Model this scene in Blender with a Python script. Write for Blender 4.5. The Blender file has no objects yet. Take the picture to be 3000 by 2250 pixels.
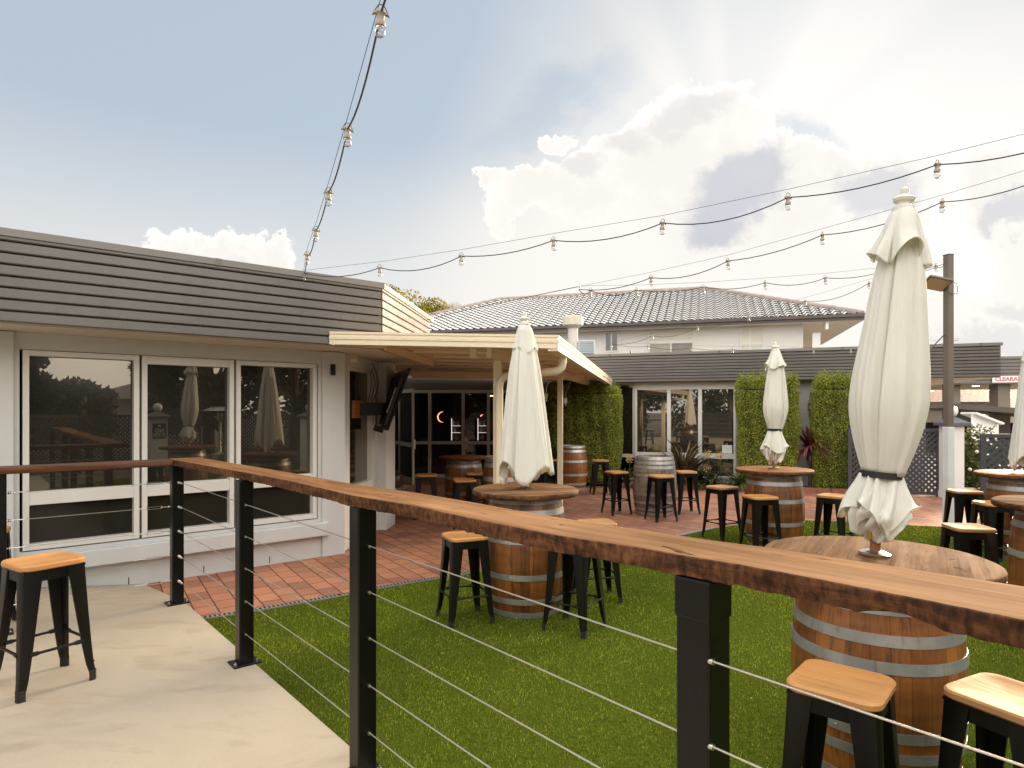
import bpy, math, random
import numpy as np
from mathutils import Vector, Matrix
R = math.radians
rnd = random.Random(7)
scene = bpy.context.scene
col = scene.collection

# ------------------------------------------------------------------ camera
cam_d = bpy.data.cameras.new("camera"); cam = bpy.data.objects.new("camera", cam_d); col.objects.link(cam)
cam.location = (0, 0, 1.6); cam.rotation_euler = (R(90), 0, 0)
cam_d.sensor_width = 36; cam_d.lens = 22.52; cam_d.shift_y = 0.0263
cam_d.clip_start = 0.05; cam_d.clip_end = 3000
scene.camera = cam
scene.view_settings.view_transform = 'Standard'; scene.view_settings.look = 'None'
scene.view_settings.gamma = 1; scene.view_settings.exposure = 1.14

# ------------------------------------------------------------------ sky + sun
SUN_AZ, SUN_EL = 44.0, 15.0          # degrees clockwise from +Y, above the horizon
world = bpy.data.worlds.new("World"); scene.world = world; world.use_nodes = True
W = world.node_tree; W.nodes.clear()
def wn(t, **k):
    n = W.nodes.new(t)
    for a, b in k.items(): setattr(n, a, b)
    return n
def wl(a, b): W.links.new(a, b)
def wm(op, a, b=None, c=None, clamp=False):
    n = wn('ShaderNodeMath', operation=op); n.use_clamp = clamp
    for i, s in enumerate((a, b, c)):
        if s is None: continue
        if isinstance(s, (int, float)): n.inputs[i].default_value = s
        else: wl(s, n.inputs[i])
    return n.outputs[0]
def wmix(f, a, b):
    n = wn('ShaderNodeMix', data_type='RGBA')
    for s, i in ((f, 0), (a, 6), (b, 7)):
        if isinstance(s, (int, float)): n.inputs[i].default_value = s
        elif isinstance(s, tuple): n.inputs[i].default_value = (*s, 1)
        else: wl(s, n.inputs[i])
    return n.outputs[2]
def wsm(v, a, b):
    n = wn('ShaderNodeMapRange', interpolation_type='SMOOTHSTEP')
    wl(v, n.inputs[0]); n.inputs[1].default_value = a; n.inputs[2].default_value = b
    return n.outputs[0]
def wnoise(vec, sc, det=6, rough=.55, w=None):
    n = wn('ShaderNodeTexNoise'); n.inputs['Scale'].default_value = sc
    n.inputs['Detail'].default_value = det; n.inputs['Roughness'].default_value = rough
    wl(vec, n.inputs['Vector']); return n
sky = wn('ShaderNodeTexSky', sky_type='NISHITA'); sky.sun_disc = False
sky.sun_elevation = R(SUN_EL); sky.sun_rotation = R(SUN_AZ)
sky.air_density = 1.0; sky.dust_density = 1.5; sky.ozone_density = 1.5
tc = wn('ShaderNodeTexCoord'); D = tc.outputs['Generated']
sx = wn('ShaderNodeSeparateXYZ'); wl(D, sx.inputs[0]); dx, dy, dz = sx.outputs
# gnomonic cloud-layer coordinates (direction based: the same sky from anywhere)
ys = wm('MAXIMUM', dy, 0.12)
p0 = wm('DIVIDE', dx, ys); q0 = wm('DIVIDE', dz, ys)
cb = wn('ShaderNodeCombineXYZ'); wl(p0, cb.inputs[0]); wl(q0, cb.inputs[1])
n1 = wnoise(cb.outputs[0], 3.2, 9, .58); n2 = wnoise(cb.outputs[0], 11.0, 9, .65)
sc1 = wn('ShaderNodeSeparateColor'); wl(n1.outputs['Color'], sc1.inputs[0])
sc2 = wn('ShaderNodeSeparateColor'); wl(n2.outputs['Color'], sc2.inputs[0])
def warp(base, a, b, k1, k2):
    return wm('ADD', base, wm('ADD', wm('MULTIPLY', wm('SUBTRACT', a, .5), k1), wm('MULTIPLY', wm('SUBTRACT', b, .5), k2)))
P = warp(p0, sc1.outputs[0], sc2.outputs[0], .20, .105)
Q = warp(q0, sc1.outputs[1], sc2.outputs[1], .17, .105)
n3 = wnoise(cb.outputs[0], 34.0, 6, .65); sc3 = wn('ShaderNodeSeparateColor'); wl(n3.outputs['Color'], sc3.inputs[0])
P = wm('ADD', P, wm('MULTIPLY', wm('SUBTRACT', sc3.outputs[0], .5), .040)); Q = wm('ADD', Q, wm('MULTIPLY', wm('SUBTRACT', sc3.outputs[1], .5), .040))
def pq(u, v): return ((u - 1500) / 1877, (1204 - v) / 1877)
def blob(u, v, a, b, rot=0, PP=None, QQ=None):
    """1 at the centre of an ellipse, 0 on its rim (sizes in thousandths of the focal length)"""
    PP = PP or P; QQ = QQ or Q
    pc, qc = pq(u, v); c, s = math.cos(R(rot)), math.sin(R(rot))
    X = wm('SUBTRACT', PP, pc); Y = wm('SUBTRACT', QQ, qc)
    xr = wm('ADD', wm('MULTIPLY', X, c), wm('MULTIPLY', Y, s))
    yr = wm('SUBTRACT', wm('MULTIPLY', Y, c), wm('MULTIPLY', X, s))
    a /= 1877; b /= 1877
    d = wm('SQRT', wm('ADD', wm('POWER', wm('ABSOLUTE', wm('DIVIDE', xr, a)), 2), wm('POWER', wm('ABSOLUTE', wm('DIVIDE', yr, b)), 2)))
    return wm('SUBTRACT', 1, d)
def wmax(l):
    o = l[0]
    for x in l[1:]: o = wm('MAXIMUM', o, x)
    return o
cum = wmax([blob(2010, 400, 230, 165, 12), blob(1790, 520, 300, 130, 22), blob(1580, 570, 190, 80, 20), blob(1640, 395, 50, 35), blob(1440, 560, 60, 35),
            blob(2350, 520, 320, 110, -5), blob(2120, 600, 360, 190), blob(2620, 560, 170, 140, 15), blob(2950, 560, 170, 170, 10), blob(3120, 430, 200, 120, 30),
            blob(640, 740, 270, 82, 0), blob(800, 745, 100, 70)])
cum_m = wsm(cum, -0.02, .10)
dark_m = wm('MAXIMUM', wsm(wmax([blob(2160, 560, 185, 135, 35), blob(2120, 650, 125, 100, 0)]), -.04, .50), wm('MULTIPLY', wsm(wmax([blob(2560, 560, 170, 80, 10), blob(2960, 640, 110, 60, 20)]), -.05, .5), .65))
soft = wmax([blob(1990, 330, 170, 60, 15), blob(1700, 470, 90, 50, 0), blob(1840, 420, 80, 50, 0), blob(640, 790, 230, 70, 0), blob(2900, 960, 260, 50, 5), blob(3000, 860, 200, 40, 8)])
soft_m = wm('MULTIPLY', wsm(soft, -.1, .7), .75)
# milky veil, strongest low and around the sun
sd = Vector((.40, 1.0, .30)).normalized()
dotn = wn('ShaderNodeVectorMath', operation='DOT_PRODUCT'); wl(D, dotn.inputs[0]); dotn.inputs[1].default_value = sd
glow = wsm(dotn.outputs['Value'], .86, .995)
low = wsm(dz, .44, .12)
nv = wnoise(D, 2.3, 5, .5)
veil = wm('ADD', wm('MULTIPLY', low, .80), wm('MULTIPLY', glow, .75), clamp=True)
veil = wm('MULTIPLY', veil, wm('ADD', .80, wm('MULTIPLY', nv.outputs['Fac'], .4)), clamp=True)
back = wsm(dy, .12, -.45)            # sky behind the camera, brightened as fill light
skyc = wn('ShaderNodeVectorMath', operation='SCALE'); wl(sky.outputs[0], skyc.inputs[0]); skyc.inputs['Scale'].default_value = .10
grey = wmix(.80, skyc.outputs[0], (.53, .612, .70))
patch = wsm(wmax([blob(2800, 760, 130, 170, 20), blob(2330, 395, 230, 50, -8), blob(1620, 300, 300, 90, 35)]), -.3, .8)
veil = wm('MULTIPLY', veil, wm('SUBTRACT', 1, wm('MULTIPLY', patch, .62)))
veil_c = wmix(wsm(dotn.outputs['Value'], .93, .992), (.89, .85, .79), (1.05, 1.0, .93))
# crepuscular rays fanning up from the hidden sun
ra = wm('ARCTAN2', wm('SUBTRACT', q0, .36), wm('SUBTRACT', p0, .34)); rc = wn('ShaderNodeCombineXYZ'); wl(ra, rc.inputs[0])
rn = wnoise(rc.outputs[0], 1.7, 2, .5); ray = wm('MULTIPLY', wsm(rn.outputs['Fac'], .42, .62), wm('MULTIPLY', wsm(dotn.outputs['Value'], .84, .97), wsm(dz, .30, .40)))
veil = wm('ADD', wm('MULTIPLY', veil, .92), wm('MULTIPLY', wm('SUBTRACT', ray, .35), .17), clamp=True)
c0 = wmix(veil, grey, veil_c)
rim = wm('ADD', wm('MULTIPLY', wsm(cum, .42, .0), .75), wm('MULTIPLY', wsm(sc2.outputs[2], .42, .66), .45), clamp=True)
lr = wm('MULTIPLY', wsm(wm('ADD', q0, wm('MULTIPLY', wm('SUBTRACT', sc1.outputs[2], .5), .25)), .46, .22), wsm(p0, -.30, .12))
lr = wm('MULTIPLY', lr, wm('SUBTRACT', 1, wm('MULTIPLY', patch, .7)))
c0 = wmix(wm('MULTIPLY', lr, .92), c0, (.90, .87, .82))
rim = wm('MULTIPLY', rim, wm('SUBTRACT', 1, wm('MULTIPLY', lr, .85)))
c1 = wmix(cum_m, c0, wmix(rim, (.88, .85, .80), (1.05, 1.01, .96)))
c2 = wmix(soft_m, c1, (.74, .72, .71))
c3 = wmix(wm('MULTIPLY', dark_m, wm('ADD', .55, wm('MULTIPLY', n1.outputs['Fac'], .6)), clamp=True), c2, (.55, .565, .63))
hv = wn('ShaderNodeVectorMath', operation='SCALE'); wl(c3, hv.inputs[0]); hv.inputs['Scale'].default_value = .5; c3 = hv.outputs[0]
# the sky overhead and behind the camera: cloud brightened and warmed as fill
nb = wnoise(D, 1.7, 8, .6)
bc = wmix(wsm(nb.outputs['Fac'], .42, .60), (.85, .87, .90), (1.78, 1.65, 1.45))
up = wsm(dz, .62, .90)
bf = wm('MAXIMUM', back, up)
c4 = wmix(bf, c3, bc)
bg = wn('ShaderNodeBackground'); wl(c4, bg.inputs[0]); bg.inputs[1].default_value = 1.0
wo = wn('ShaderNodeOutputWorld'); wl(bg.outputs[0], wo.inputs[0])

sun_d = bpy.data.lights.new("sun", 'SUN'); sun = bpy.data.objects.new("sun", sun_d); col.objects.link(sun)
sun_d.energy = 4.0; sun_d.angle = R(16); sun_d.color = (1.0, .80, .56)
sv = Vector((math.sin(R(SUN_AZ)) * math.cos(R(SUN_EL)), math.cos(R(SUN_AZ)) * math.cos(R(SUN_EL)), math.sin(R(SUN_EL))))
sun.rotation_euler = sv.to_track_quat('Z', 'Y').to_euler()

# ------------------------------------------------------------------ measuring helpers
CH = 1.6; F = 1877.0
def gp(u, v, z=0.0):
    """point of the level plane z that the photograph shows at pixel u, v"""
    Y = (CH - z) * F / (v - 1204); return Vector(((u - 1500) / F * Y, Y, z))
def yp(u, v, Y): return Vector(((u - 1500) / F * Y, Y, CH + (1204 - v) / F * Y))
def ray_line(u, P0, d):
    k = (u - 1500) / F
    t = (k * P0[1] - P0[0]) / (d[0] - k * d[1]); return t
E1 = Vector((.7609, .6489, 0)); E2 = Vector((-.6489, .7609, 0))
def s2w(a, b, z=0.0): return E1 * a + E2 * b + Vector((0, 0, z))

# ------------------------------------------------------------------ object helpers
def tag(o, label=None, cat=None, group=None, kind=None):
    if label: o['label'] = label
    if cat: o['category'] = cat
    if group: o['group'] = group
    if kind: o['kind'] = kind
    return o
def empty(name, loc=(0, 0, 0), rz=0, label=None, cat=None, group=None, kind=None):
    o = bpy.data.objects.new(name, None); col.objects.link(o)
    o.location = loc; o.rotation_euler = (0, 0, rz); o.empty_display_size = .1
    return tag(o, label, cat, group, kind)
def copy_tree(o, parent=None):
    c = o.copy(); col.objects.link(c)
    if parent is not None: c.parent = parent
    for ch in list(o.children): copy_tree(ch, c)
    return c
class MB:
    def __init__(s): s.v = []; s.f = []; s.m = []
    def add(s, vs, fs, mi=0):
        n = len(s.v); s.v += [tuple(v) for v in vs]; s.f += [tuple(i + n for i in f) for f in fs]; s.m += [mi] * len(fs); return s
    def box(s, c, sz, rz=0, mi=0, M=None):
        hx, hy, hz = sz[0] / 2, sz[1] / 2, sz[2] / 2
        M = M or Matrix.Rotation(rz, 3, 'Z'); c = Vector(c)
        vs = [c + M @ Vector((x, y, z)) for z in (-hz, hz) for x, y in ((-hx, -hy), (hx, -hy), (hx, hy), (-hx, hy))]
        return s.add(vs, [(3, 2, 1, 0), (4, 5, 6, 7), (0, 1, 5, 4), (1, 2, 6, 5), (2, 3, 7, 6), (3, 0, 4, 7)], mi)
    def bar(s, a, b, w, h, mi=0, up=(0, 0, 1)):
        """a bar of section w x h from a to b"""
        a = Vector(a); b = Vector(b); d = (b - a); L = d.length; d.normalize()
        x = d.cross(Vector(up))
        if x.length < 1e-4: x = Vector((1, 0, 0))
        x.normalize(); z = x.cross(d)
        M = Matrix((x, d, z)).transposed()
        return s.box((a + b) / 2, (w, L, h), M=M, mi=mi)
    def tube(s, pts, r, n=8, mi=0, cap=True):
        pts = [Vector(p) for p in pts]; rs = r if isinstance(r, (list, tuple)) else [r] * len(pts)
        base = len(s.v); ref = None
        for i, p in enumerate(pts):
            d = (pts[min(i + 1, len(pts) - 1)] - pts[max(i - 1, 0)]).normalized()
            if ref is None:
                ref = d.orthogonal().normalized()
            else:
                ref = (ref - d * ref.dot(d)).normalized()
            q = d.cross(ref)
            for k in range(n):
                t = 2 * math.pi * k / n
                s.v.append(tuple(p + (ref * math.cos(t) + q * math.sin(t)) * rs[i]))
        for i in range(len(pts) - 1):
            for k in range(n):
                a = base + i * n + k; b = base + i * n + (k + 1) % n
                s.f.append((a, b, b + n, a + n)); s.m.append(mi)
        if cap:
            s.f.append(tuple(base + k for k in range(n))[::-1]); s.m.append(mi)
            s.f.append(tuple(base + (len(pts) - 1) * n + k for k in range(n))); s.m.append(mi)
        return s
    def lathe(s, prof, n=32, c=(0, 0, 0), mi=0, cap=True, fn=None):
        base = len(s.v)
        for (r, z) in prof:
            for k in range(n):
                t = 2 * math.pi * k / n; rr = fn(r, z, t) if fn else r
                s.v.append((c[0] + rr * math.cos(t), c[1] + rr * math.sin(t), c[2] + z))
        for i in range(len(prof) - 1):
            for k in range(n):
                a = base + i * n + k; b = base + i * n + (k + 1) % n
                s.f.append((a, b, b + n, a + n)); s.m.append(mi)
        if cap:
            s.f.append(tuple(base + k for k in range(n))[::-1]); s.m.append(mi)
            s.f.append(tuple(base + (len(prof) - 1) * n + k for k in range(n))); s.m.append(mi)
        return s
    def prism(s, poly, z0, z1, mi=0):
        n = len(poly)
        z0s = z0 if isinstance(z0, (list, tuple)) else [z0] * n; z1s = z1 if isinstance(z1, (list, tuple)) else [z1] * n
        vs = [(p[0], p[1], z) for p, z in zip(poly, z0s)] + [(p[0], p[1], z) for p, z in zip(poly, z1s)]
        fs = [tuple(range(n))[::-1], tuple(range(n, 2 * n))] + [(i, (i + 1) % n, n + (i + 1) % n, n + i) for i in range(n)]
        return s.add(vs, fs, mi)
    def sphere(s, c, r, n=16, m=10, sz=1.0, mi=0):
        prof = [(max(1e-4, r * math.sin(math.pi * i / m)), -r * sz * math.cos(math.pi * i / m)) for i in range(m + 1)]
        return s.lathe(prof, n, c, mi)
    def build(s, name, mats, parent=None, smooth=True, bevel=0, seg=2, ang=38, origin=None):
        me = bpy.data.meshes.new(name)
        off = Vector(origin) if origin is not None else Vector((0, 0, 0))
        me.from_pydata([(v[0] - off.x, v[1] - off.y, v[2] - off.z) for v in s.v], [], s.f); me.update()
        if not isinstance(mats, (list, tuple)): mats = [mats]
        for m in mats: me.materials.append(m)
        if any(s.m): me.polygons.foreach_set('material_index', s.m)
        if smooth:
            me.polygons.foreach_set('use_smooth', [True] * len(s.f)); me.set_sharp_from_angle(angle=R(ang))
        o = bpy.data.objects.new(name, me); col.objects.link(o)
        o.location = off
        if parent is not None: o.parent = parent
        if bevel:
            b = o.modifiers.new('bevel', 'BEVEL'); b.width = bevel; b.segments = seg; b.limit_method = 'ANGLE'; b.angle_limit = R(40); b.harden_normals = False
        return o
def npmesh(name, V, Fc, mat, parent=None, smooth=False):
    """fast mesh from numpy arrays, all faces with the same number of corners"""
    me = bpy.data.meshes.new(name); nf, k = Fc.shape
    me.vertices.add(len(V)); me.vertices.foreach_set('co', V.astype(np.float32).ravel())
    me.loops.add(nf * k); me.loops.foreach_set('vertex_index', Fc.astype(np.int32).ravel())
    me.polygons.add(nf); me.polygons.foreach_set('loop_start', np.arange(0, nf * k, k, dtype=np.int32)); 
    me.update(calc_edges=True)
    me.materials.append(mat)
    if smooth: me.polygons.foreach_set('use_smooth', [True] * nf)
    o = bpy.data.objects.new(name, me); col.objects.link(o)
    if parent is not None: o.parent = parent
    return o
def textobj(txt, size, mat, name, parent=None, M=None, depth=.001, align='CENTER', bold=0.0, space=1.0):
    cu = bpy.data.curves.new(name, 'FONT'); cu.body = txt; cu.size = size; cu.align_x = align; cu.align_y = 'CENTER'
    cu.extrude = depth; cu.offset = bold; cu.space_line = .85; cu.space_character = space
    t = bpy.data.objects.new(name, cu); col.objects.link(t)
    bpy.context.view_layer.update()
    me = bpy.data.meshes.new_from_object(t.evaluated_get(bpy.context.evaluated_depsgraph_get()))
    bpy.data.objects.remove(t); me.materials.clear(); me.materials.append(mat)
    o = bpy.data.objects.new(name, me); col.objects.link(o)
    if parent is not None: o.parent = parent
    if M is not None: o.matrix_local = M
    return o
def frameM(o, x, y):
    """matrix with origin o, text direction x and text up y"""
    x = Vector(x).normalized(); y = Vector(y).normalized(); z = x.cross(y)
    M = Matrix((x, y, z)).transposed().to_4x4(); M.translation = Vector(o); return M

# ------------------------------------------------------------------ materials
class NT:
    def __init__(s, name):
        s.mat = bpy.data.materials.new(name); s.mat.use_nodes = True; s.t = s.mat.node_tree
        s.b = s.t.nodes['Principled BSDF']; s.tc = s.t.nodes.new('ShaderNodeTexCoord')
    def n(s, t, **k):
        x = s.t.nodes.new(t)
        for a, b in k.items(): setattr(x, a, b)
        return x
    def l(s, a, b): s.t.links.new(a, b)
    def set(s, i, v):
        i = s.b.inputs[i] if isinstance(i, str) else i
        if isinstance(v, (int, float)): i.default_value = v
        elif isinstance(v, tuple): i.default_value = (*v, 1) if len(v) == 3 and i.type == 'RGBA' else v
        else: s.l(v, i)
    def mapv(s, scale=(1, 1, 1), rot=(0, 0, 0), src='Object', loc=(0, 0, 0)):
        m = s.n('ShaderNodeMapping'); m.inputs['Scale'].default_value = scale; m.inputs['Rotation'].default_value = rot; m.inputs['Location'].default_value = loc
        if src == 'Position':
            g = s.n('ShaderNodeNewGeometry'); s.l(g.outputs['Position'], m.inputs[0])
        elif isinstance(src, str): s.l(s.tc.outputs[src], m.inputs[0])
        else: s.l(src, m.inputs[0])
        return m.outputs[0]
    def noise(s, vec, sc, det=4, rough=.55, dist=0):
        x = s.n('ShaderNodeTexNoise'); x.inputs['Scale'].default_value = sc; x.inputs['Detail'].default_value = det
        x.inputs['Roughness'].default_value = rough; x.inputs['Distortion'].default_value = dist; s.l(vec, x.inputs['Vector']); return x.outputs['Fac']
    def ramp(s, fac, stops, interp='LINEAR'):
        r = s.n('ShaderNodeValToRGB'); r.color_ramp.interpolation = interp; e = r.color_ramp.elements
        while len(e) < len(stops): e.new(.5)
        for el, (p, c) in zip(e, stops): el.position = p; el.color = (*c, 1) if len(c) == 3 else c
        s.l(fac, r.inputs[0]); return r.outputs[0]
    def math(s, op, a, b=None, clamp=False):
        x = s.n('ShaderNodeMath', operation=op); x.use_clamp = clamp
        for i, v in enumerate((a, b)):
            if v is None: continue
            if isinstance(v, (int, float)): x.inputs[i].default_value = v
            else: s.l(v, x.inputs[i])
        return x.outputs[0]
    def mix(s, f, a, b, mode='MIX'):
        x = s.n('ShaderNodeMix', data_type='RGBA', blend_type=mode)
        for v, i in ((f, 0), (a, 6), (b, 7)):
            if isinstance(v, (int, float)): x.inputs[i].default_value = v
            elif isinstance(v, tuple): x.inputs[i].default_value = (*v, 1)
            else: s.l(v, x.inputs[i])
        return x.outputs[2]
    def bump(s, h, dist=.005, strength=.5):
        x = s.n('ShaderNodeBump'); x.inputs['Distance'].default_value = dist; x.inputs['Strength'].default_value = strength
        s.l(h, x.inputs['Height']); s.l(x.outputs[0], s.b.inputs['Normal']); return x
def sc(c, k): return tuple(min(1, x * k) for x in c)
def paint(name, c, rough=.5, metal=0.0, var=.12, scale=1.2, bump=0.0, bscale=180, spec=.5, dirt=0.0, stretch=(1, 1, 1), src='Position'):
    m = NT(name); v = m.mapv(stretch, src=src)
    a = m.noise(v, scale, 6, .6); cc = m.ramp(a, [(.3, sc(c, 1 - var)), (.7, sc(c, 1 + var))])
    if dirt:
        d = m.noise(m.mapv((1, 1, .18), src=src), 7, 6, .65); dd = m.math('MULTIPLY', m.ramp(d, [(.52, (0, 0, 0)), (.78, (1, 1, 1))]), dirt)
        cc = m.mix(dd, cc, sc((c[0] * .5, c[1] * .45, c[2] * .38), 1))
    m.set('Base Color', cc); m.set('Metallic', metal); m.set('Specular IOR Level', spec)
    r = m.noise(v, scale * 4, 4, .6); rr = m.n('ShaderNodeMapRange'); m.l(r, rr.inputs[0]); rr.inputs[3].default_value = max(.02, rough - .1); rr.inputs[4].default_value = min(1, rough + .1)
    m.set('Roughness', rr.outputs[0])
    if bump: m.bump(m.noise(v, bscale, 3, .6), .002, bump)
    return m.mat
def wood(name, c1, c2, axis=0, fine=60, rough=.45, worn=None, spec=.4, coat=0, knots=0, src='Object', bumpk=.25):
    # knots: dark checks and knots along the grain
    m = NT(name); st = [fine, fine, fine]; st[axis] = fine * .045
    oi = m.n('ShaderNodeObjectInfo')
    addv = m.n('ShaderNodeVectorMath', operation='ADD'); m.l(m.tc.outputs[src], addv.inputs[0])
    sv_ = m.n('ShaderNodeVectorMath', operation='SCALE'); sv_.inputs[0].default_value = (7.3, 3.1, 5.7); m.l(oi.outputs['Random'], sv_.inputs['Scale']); m.l(sv_.outputs[0], addv.inputs[1])
    v = m.mapv(tuple(st), src=addv.outputs[0])
    g = m.noise(v, 1.0, 8, .65, .6)
    st2 = [9, 9, 9]; st2[axis] = 1.0
    g2 = m.noise(m.mapv(tuple(st2), src=addv.outputs[0]), 1, 4, .5, 1.0)
    f = m.math('ADD', m.math('MULTIPLY', g, .6), m.math('MULTIPLY', g2, .4))
    cc = m.ramp(f, [(.34, c2), (.5, tuple((a + b) / 2 for a, b in zip(c1, c2))), (.64, c1)])
    fl = m.ramp(g, [(.30, (.35, .28, .24)), (.40, (1, 1, 1))]); cc = m.mix(.55, cc, fl, 'MULTIPLY')
    if worn:
        w = m.noise(m.mapv(tuple(x * .12 for x in st), src=addv.outputs[0]), 1.6, 7, .7, .4)
        cc = m.mix(m.math('MULTIPLY', m.ramp(w, [(.50, (0, 0, 0)), (.66, (1, 1, 1))]), .75), cc, worn)
    if knots:
        s3 = [13, 13, 13]; s3[axis] = 3.0; kn = m.noise(m.mapv(tuple(s3), src=addv.outputs[0], loc=(3.3, 1.7, .4)), 1, 3, .5, 1.6)
        cc = m.mix(m.math('MULTIPLY', m.ramp(kn, [(.655, (0, 0, 0)), (.675, (1, 1, 1)), (.70, (1, 1, 1)), (.72, (.25, .25, .25))]), knots), cc, sc(c2, .22))
        s4 = [5, 5, 5]; s4[axis] = 1.6; k4 = m.noise(m.mapv(tuple(s4), src=addv.outputs[0], loc=(1, 9, 2)), 1, 5, .6, .5); cc = m.mix(.6, cc, m.ramp(k4, [(.32, (.62, .58, .55)), (.66, (1.28, 1.25, 1.2))]), 'MULTIPLY')
    m.set('Base Color', cc); m.set('Specular IOR Level', spec)
    r = m.n('ShaderNodeMapRange'); m.l(g, r.inputs[0]); r.inputs[3].default_value = rough + .12; r.inputs[4].default_value = max(.05, rough - .12); m.set('Roughness', r.outputs[0])
    if coat: m.set('Coat Weight', coat); m.set('Coat Roughness', .18)
    m.bump(g, .002, bumpk)
    return m.mat
def plain(name, c, rough=.5, metal=0.0, emis=None, es=1.0, spec=.5):
    m = NT(name); m.set('Base Color', c); m.set('Roughness', rough); m.set('Metallic', metal); m.set('Specular IOR Level', spec)
    if emis: m.set('Emission Color', emis); m.set('Emission Strength', es)
    return m.mat
M = {}
M['black'] = paint('black powder coat', (.0045, .004, .0038), .33, var=.2, spec=.28)
M['black_post'] = paint('black satin post paint', (.0045, .004, .0036), .30, var=.25, spec=.28)
M['rubber'] = plain('rubber', (.012, .012, .012), .8)
M['seat'] = wood('bamboo seat', (.55, .275, .095), (.42, .19, .06), 0, 45, .34, spec=.3, coat=.08, bumpk=.12)
M['seat_sunlit'] = wood('sunlit bamboo seat', (.42, .235, .10), (.32, .165, .062), 0, 45, .62, spec=.12, coat=.0, bumpk=.12)  # seat copy for sunlit stools, sun glare put into its less saturated tone
M['table'] = wood('weathered table timber', (.185, .100, .050), (.095, .048, .024), 0, 50, .85, worn=(.29, .185, .115), spec=.03, knots=.7)
M['table_warm'] = wood('oiled table timber', (.27, .115, .038), (.17, .065, .020), 0, 50, .6, spec=.12, knots=.4)
M['rail_top'] = wood('weathered hardwood rail', (.225, .115, .052), (.12, .058, .026), 1, 40, .85, worn=(.30, .175, .092), spec=.03, knots=.85)
M['rail_dark'] = wood('dark hardwood rail', (.13, .048, .019), (.05, .018, .008), 0, 50, .5, spec=.25)
m = NT('rough sawn bark edge'); v = m.mapv((5, 60, 26), (R(38), 0, 0)); g = m.noise(v, 1, 6, .6, .25); g2 = m.noise(m.mapv((4, 4.5, 16)), 1, 6, .65, .9); g3 = m.noise(m.mapv((30, 30, 30)), 1, 5, .7)
cc = m.ramp(m.math('ADD', m.math('MULTIPLY', g, .38), m.math('ADD', m.math('MULTIPLY', g2, .50), m.math('MULTIPLY', g3, .14))), [(.38, (.012, .007, .005)), (.47, (.055, .024, .012)), (.55, (.125, .050, .022)), (.66, (.21, .100, .045))])
m.set('Base Color', cc); m.set('Roughness', .7); m.set('Specular IOR Level', .15); m.bump(m.math('ADD', g, m.math('MULTIPLY', g2, .6)), .006, .8); M['rail_edge'] = m.mat
M['steel'] = paint('stainless steel', (.62, .60, .56), .28, 1.0, var=.08)
M['cable'] = paint('stainless cable', (.52, .48, .42), .38, .75, var=.1, bump=.5, bscale=400)
M['brass'] = plain('brass', (.60, .38, .10), .3, 1.0)
def galv(name, c):
    m = NT(name); v = m.mapv((1, 1, 1)); a = m.noise(v, 9, 6, .6); b = m.noise(m.mapv((30, 30, 1.5)), 1, 5, .6)
    cc = m.ramp(a, [(.3, sc(c, .72)), (.7, sc(c, 1.12))]); cc = m.mix(m.math('MULTIPLY', m.ramp(b, [(.56, (0, 0, 0)), (.75, (1, 1, 1))]), .5), cc, (.10, .06, .035))
    m.set('Base Color', cc); m.set('Metallic', .55); m.set('Roughness', .42); m.bump(a, .002, .2); return m.mat
M['hoop'] = galv('galvanised hoop', (.42, .42, .40)); M['hoop_bright'] = galv('bright hoop', (.62, .61, .58))
def stave(name, c1, c2, rough, coat, drip=.6):
    m = NT(name); sp = m.n('ShaderNodeSeparateXYZ'); m.l(m.tc.outputs['Object'], sp.inputs[0])
    at = m.math('ARCTAN2', sp.outputs[1], sp.outputs[0]); k = m.math('FLOOR', m.math('MULTIPLY', at, 28 / (2 * math.pi)))
    oi = m.n('ShaderNodeObjectInfo'); wn_ = m.n('ShaderNodeTexWhiteNoise', noise_dimensions='2D'); cv = m.n('ShaderNodeCombineXYZ'); m.l(k, cv.inputs[0]); m.l(oi.outputs['Random'], cv.inputs[1]); m.l(cv.outputs[0], wn_.inputs['Vector'])
    g = m.noise(m.mapv((60, 60, 4)), 1, 6, .65, .3)
    f = m.math('ADD', m.math('MULTIPLY', wn_.outputs['Value'], .42), m.math('MULTIPLY', g, .62))
    cc = m.ramp(f, [(.25, c2), (.75, c1)])
    d = m.noise(m.mapv((26, 26, 1.3)), 1, 6, .7, .2); dk = m.math('MULTIPLY', m.ramp(d, [(.53, (0, 0, 0)), (.64, (1, 1, 1))]), drip)
    cc = m.mix(dk, cc, sc(c2, .22))
    fr_ = m.math('FRACT', m.math('ADD', m.math('MULTIPLY', at, 28 / (2 * math.pi)), 56.0)); ed_ = m.math('MINIMUM', fr_, m.math('SUBTRACT', 1, fr_)); cc = m.mix(m.math('MULTIPLY', m.ramp(ed_, [(.008, (1, 1, 1)), (.035, (0, 0, 0))]), .5), cc, sc(c2, .15))
    bd = m.noise(m.mapv((1.2, 1.2, 5)), 1.6, 5, .6, .6); cc = m.mix(.75, cc, m.ramp(bd, [(.35, (.50, .44, .40)), (.62, (1.15, 1.12, 1.08))]), 'MULTIPLY')
    m.set('Base Color', cc); m.set('Roughness', rough); m.set('Coat Weight', coat); m.set('Coat Roughness', .2)
    m.bump(g, .003, .35); return m.mat
M['oak'] = stave('varnished oak staves', (.37, .145, .032), (.17, .055, .012), .45, .22)
M['oak_dark'] = stave('dark oak staves', (.27, .100, .026), (.085, .030, .009), .40, .3)
M['oak_grey'] = stave('weathered grey oak staves', (.31, .255, .185), (.12, .095, .068), .75, 0, .6)
m = NT('umbrella canvas'); a = m.noise(m.mapv((1, 1, .4), src='Object'), 5, 5, .6)
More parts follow.
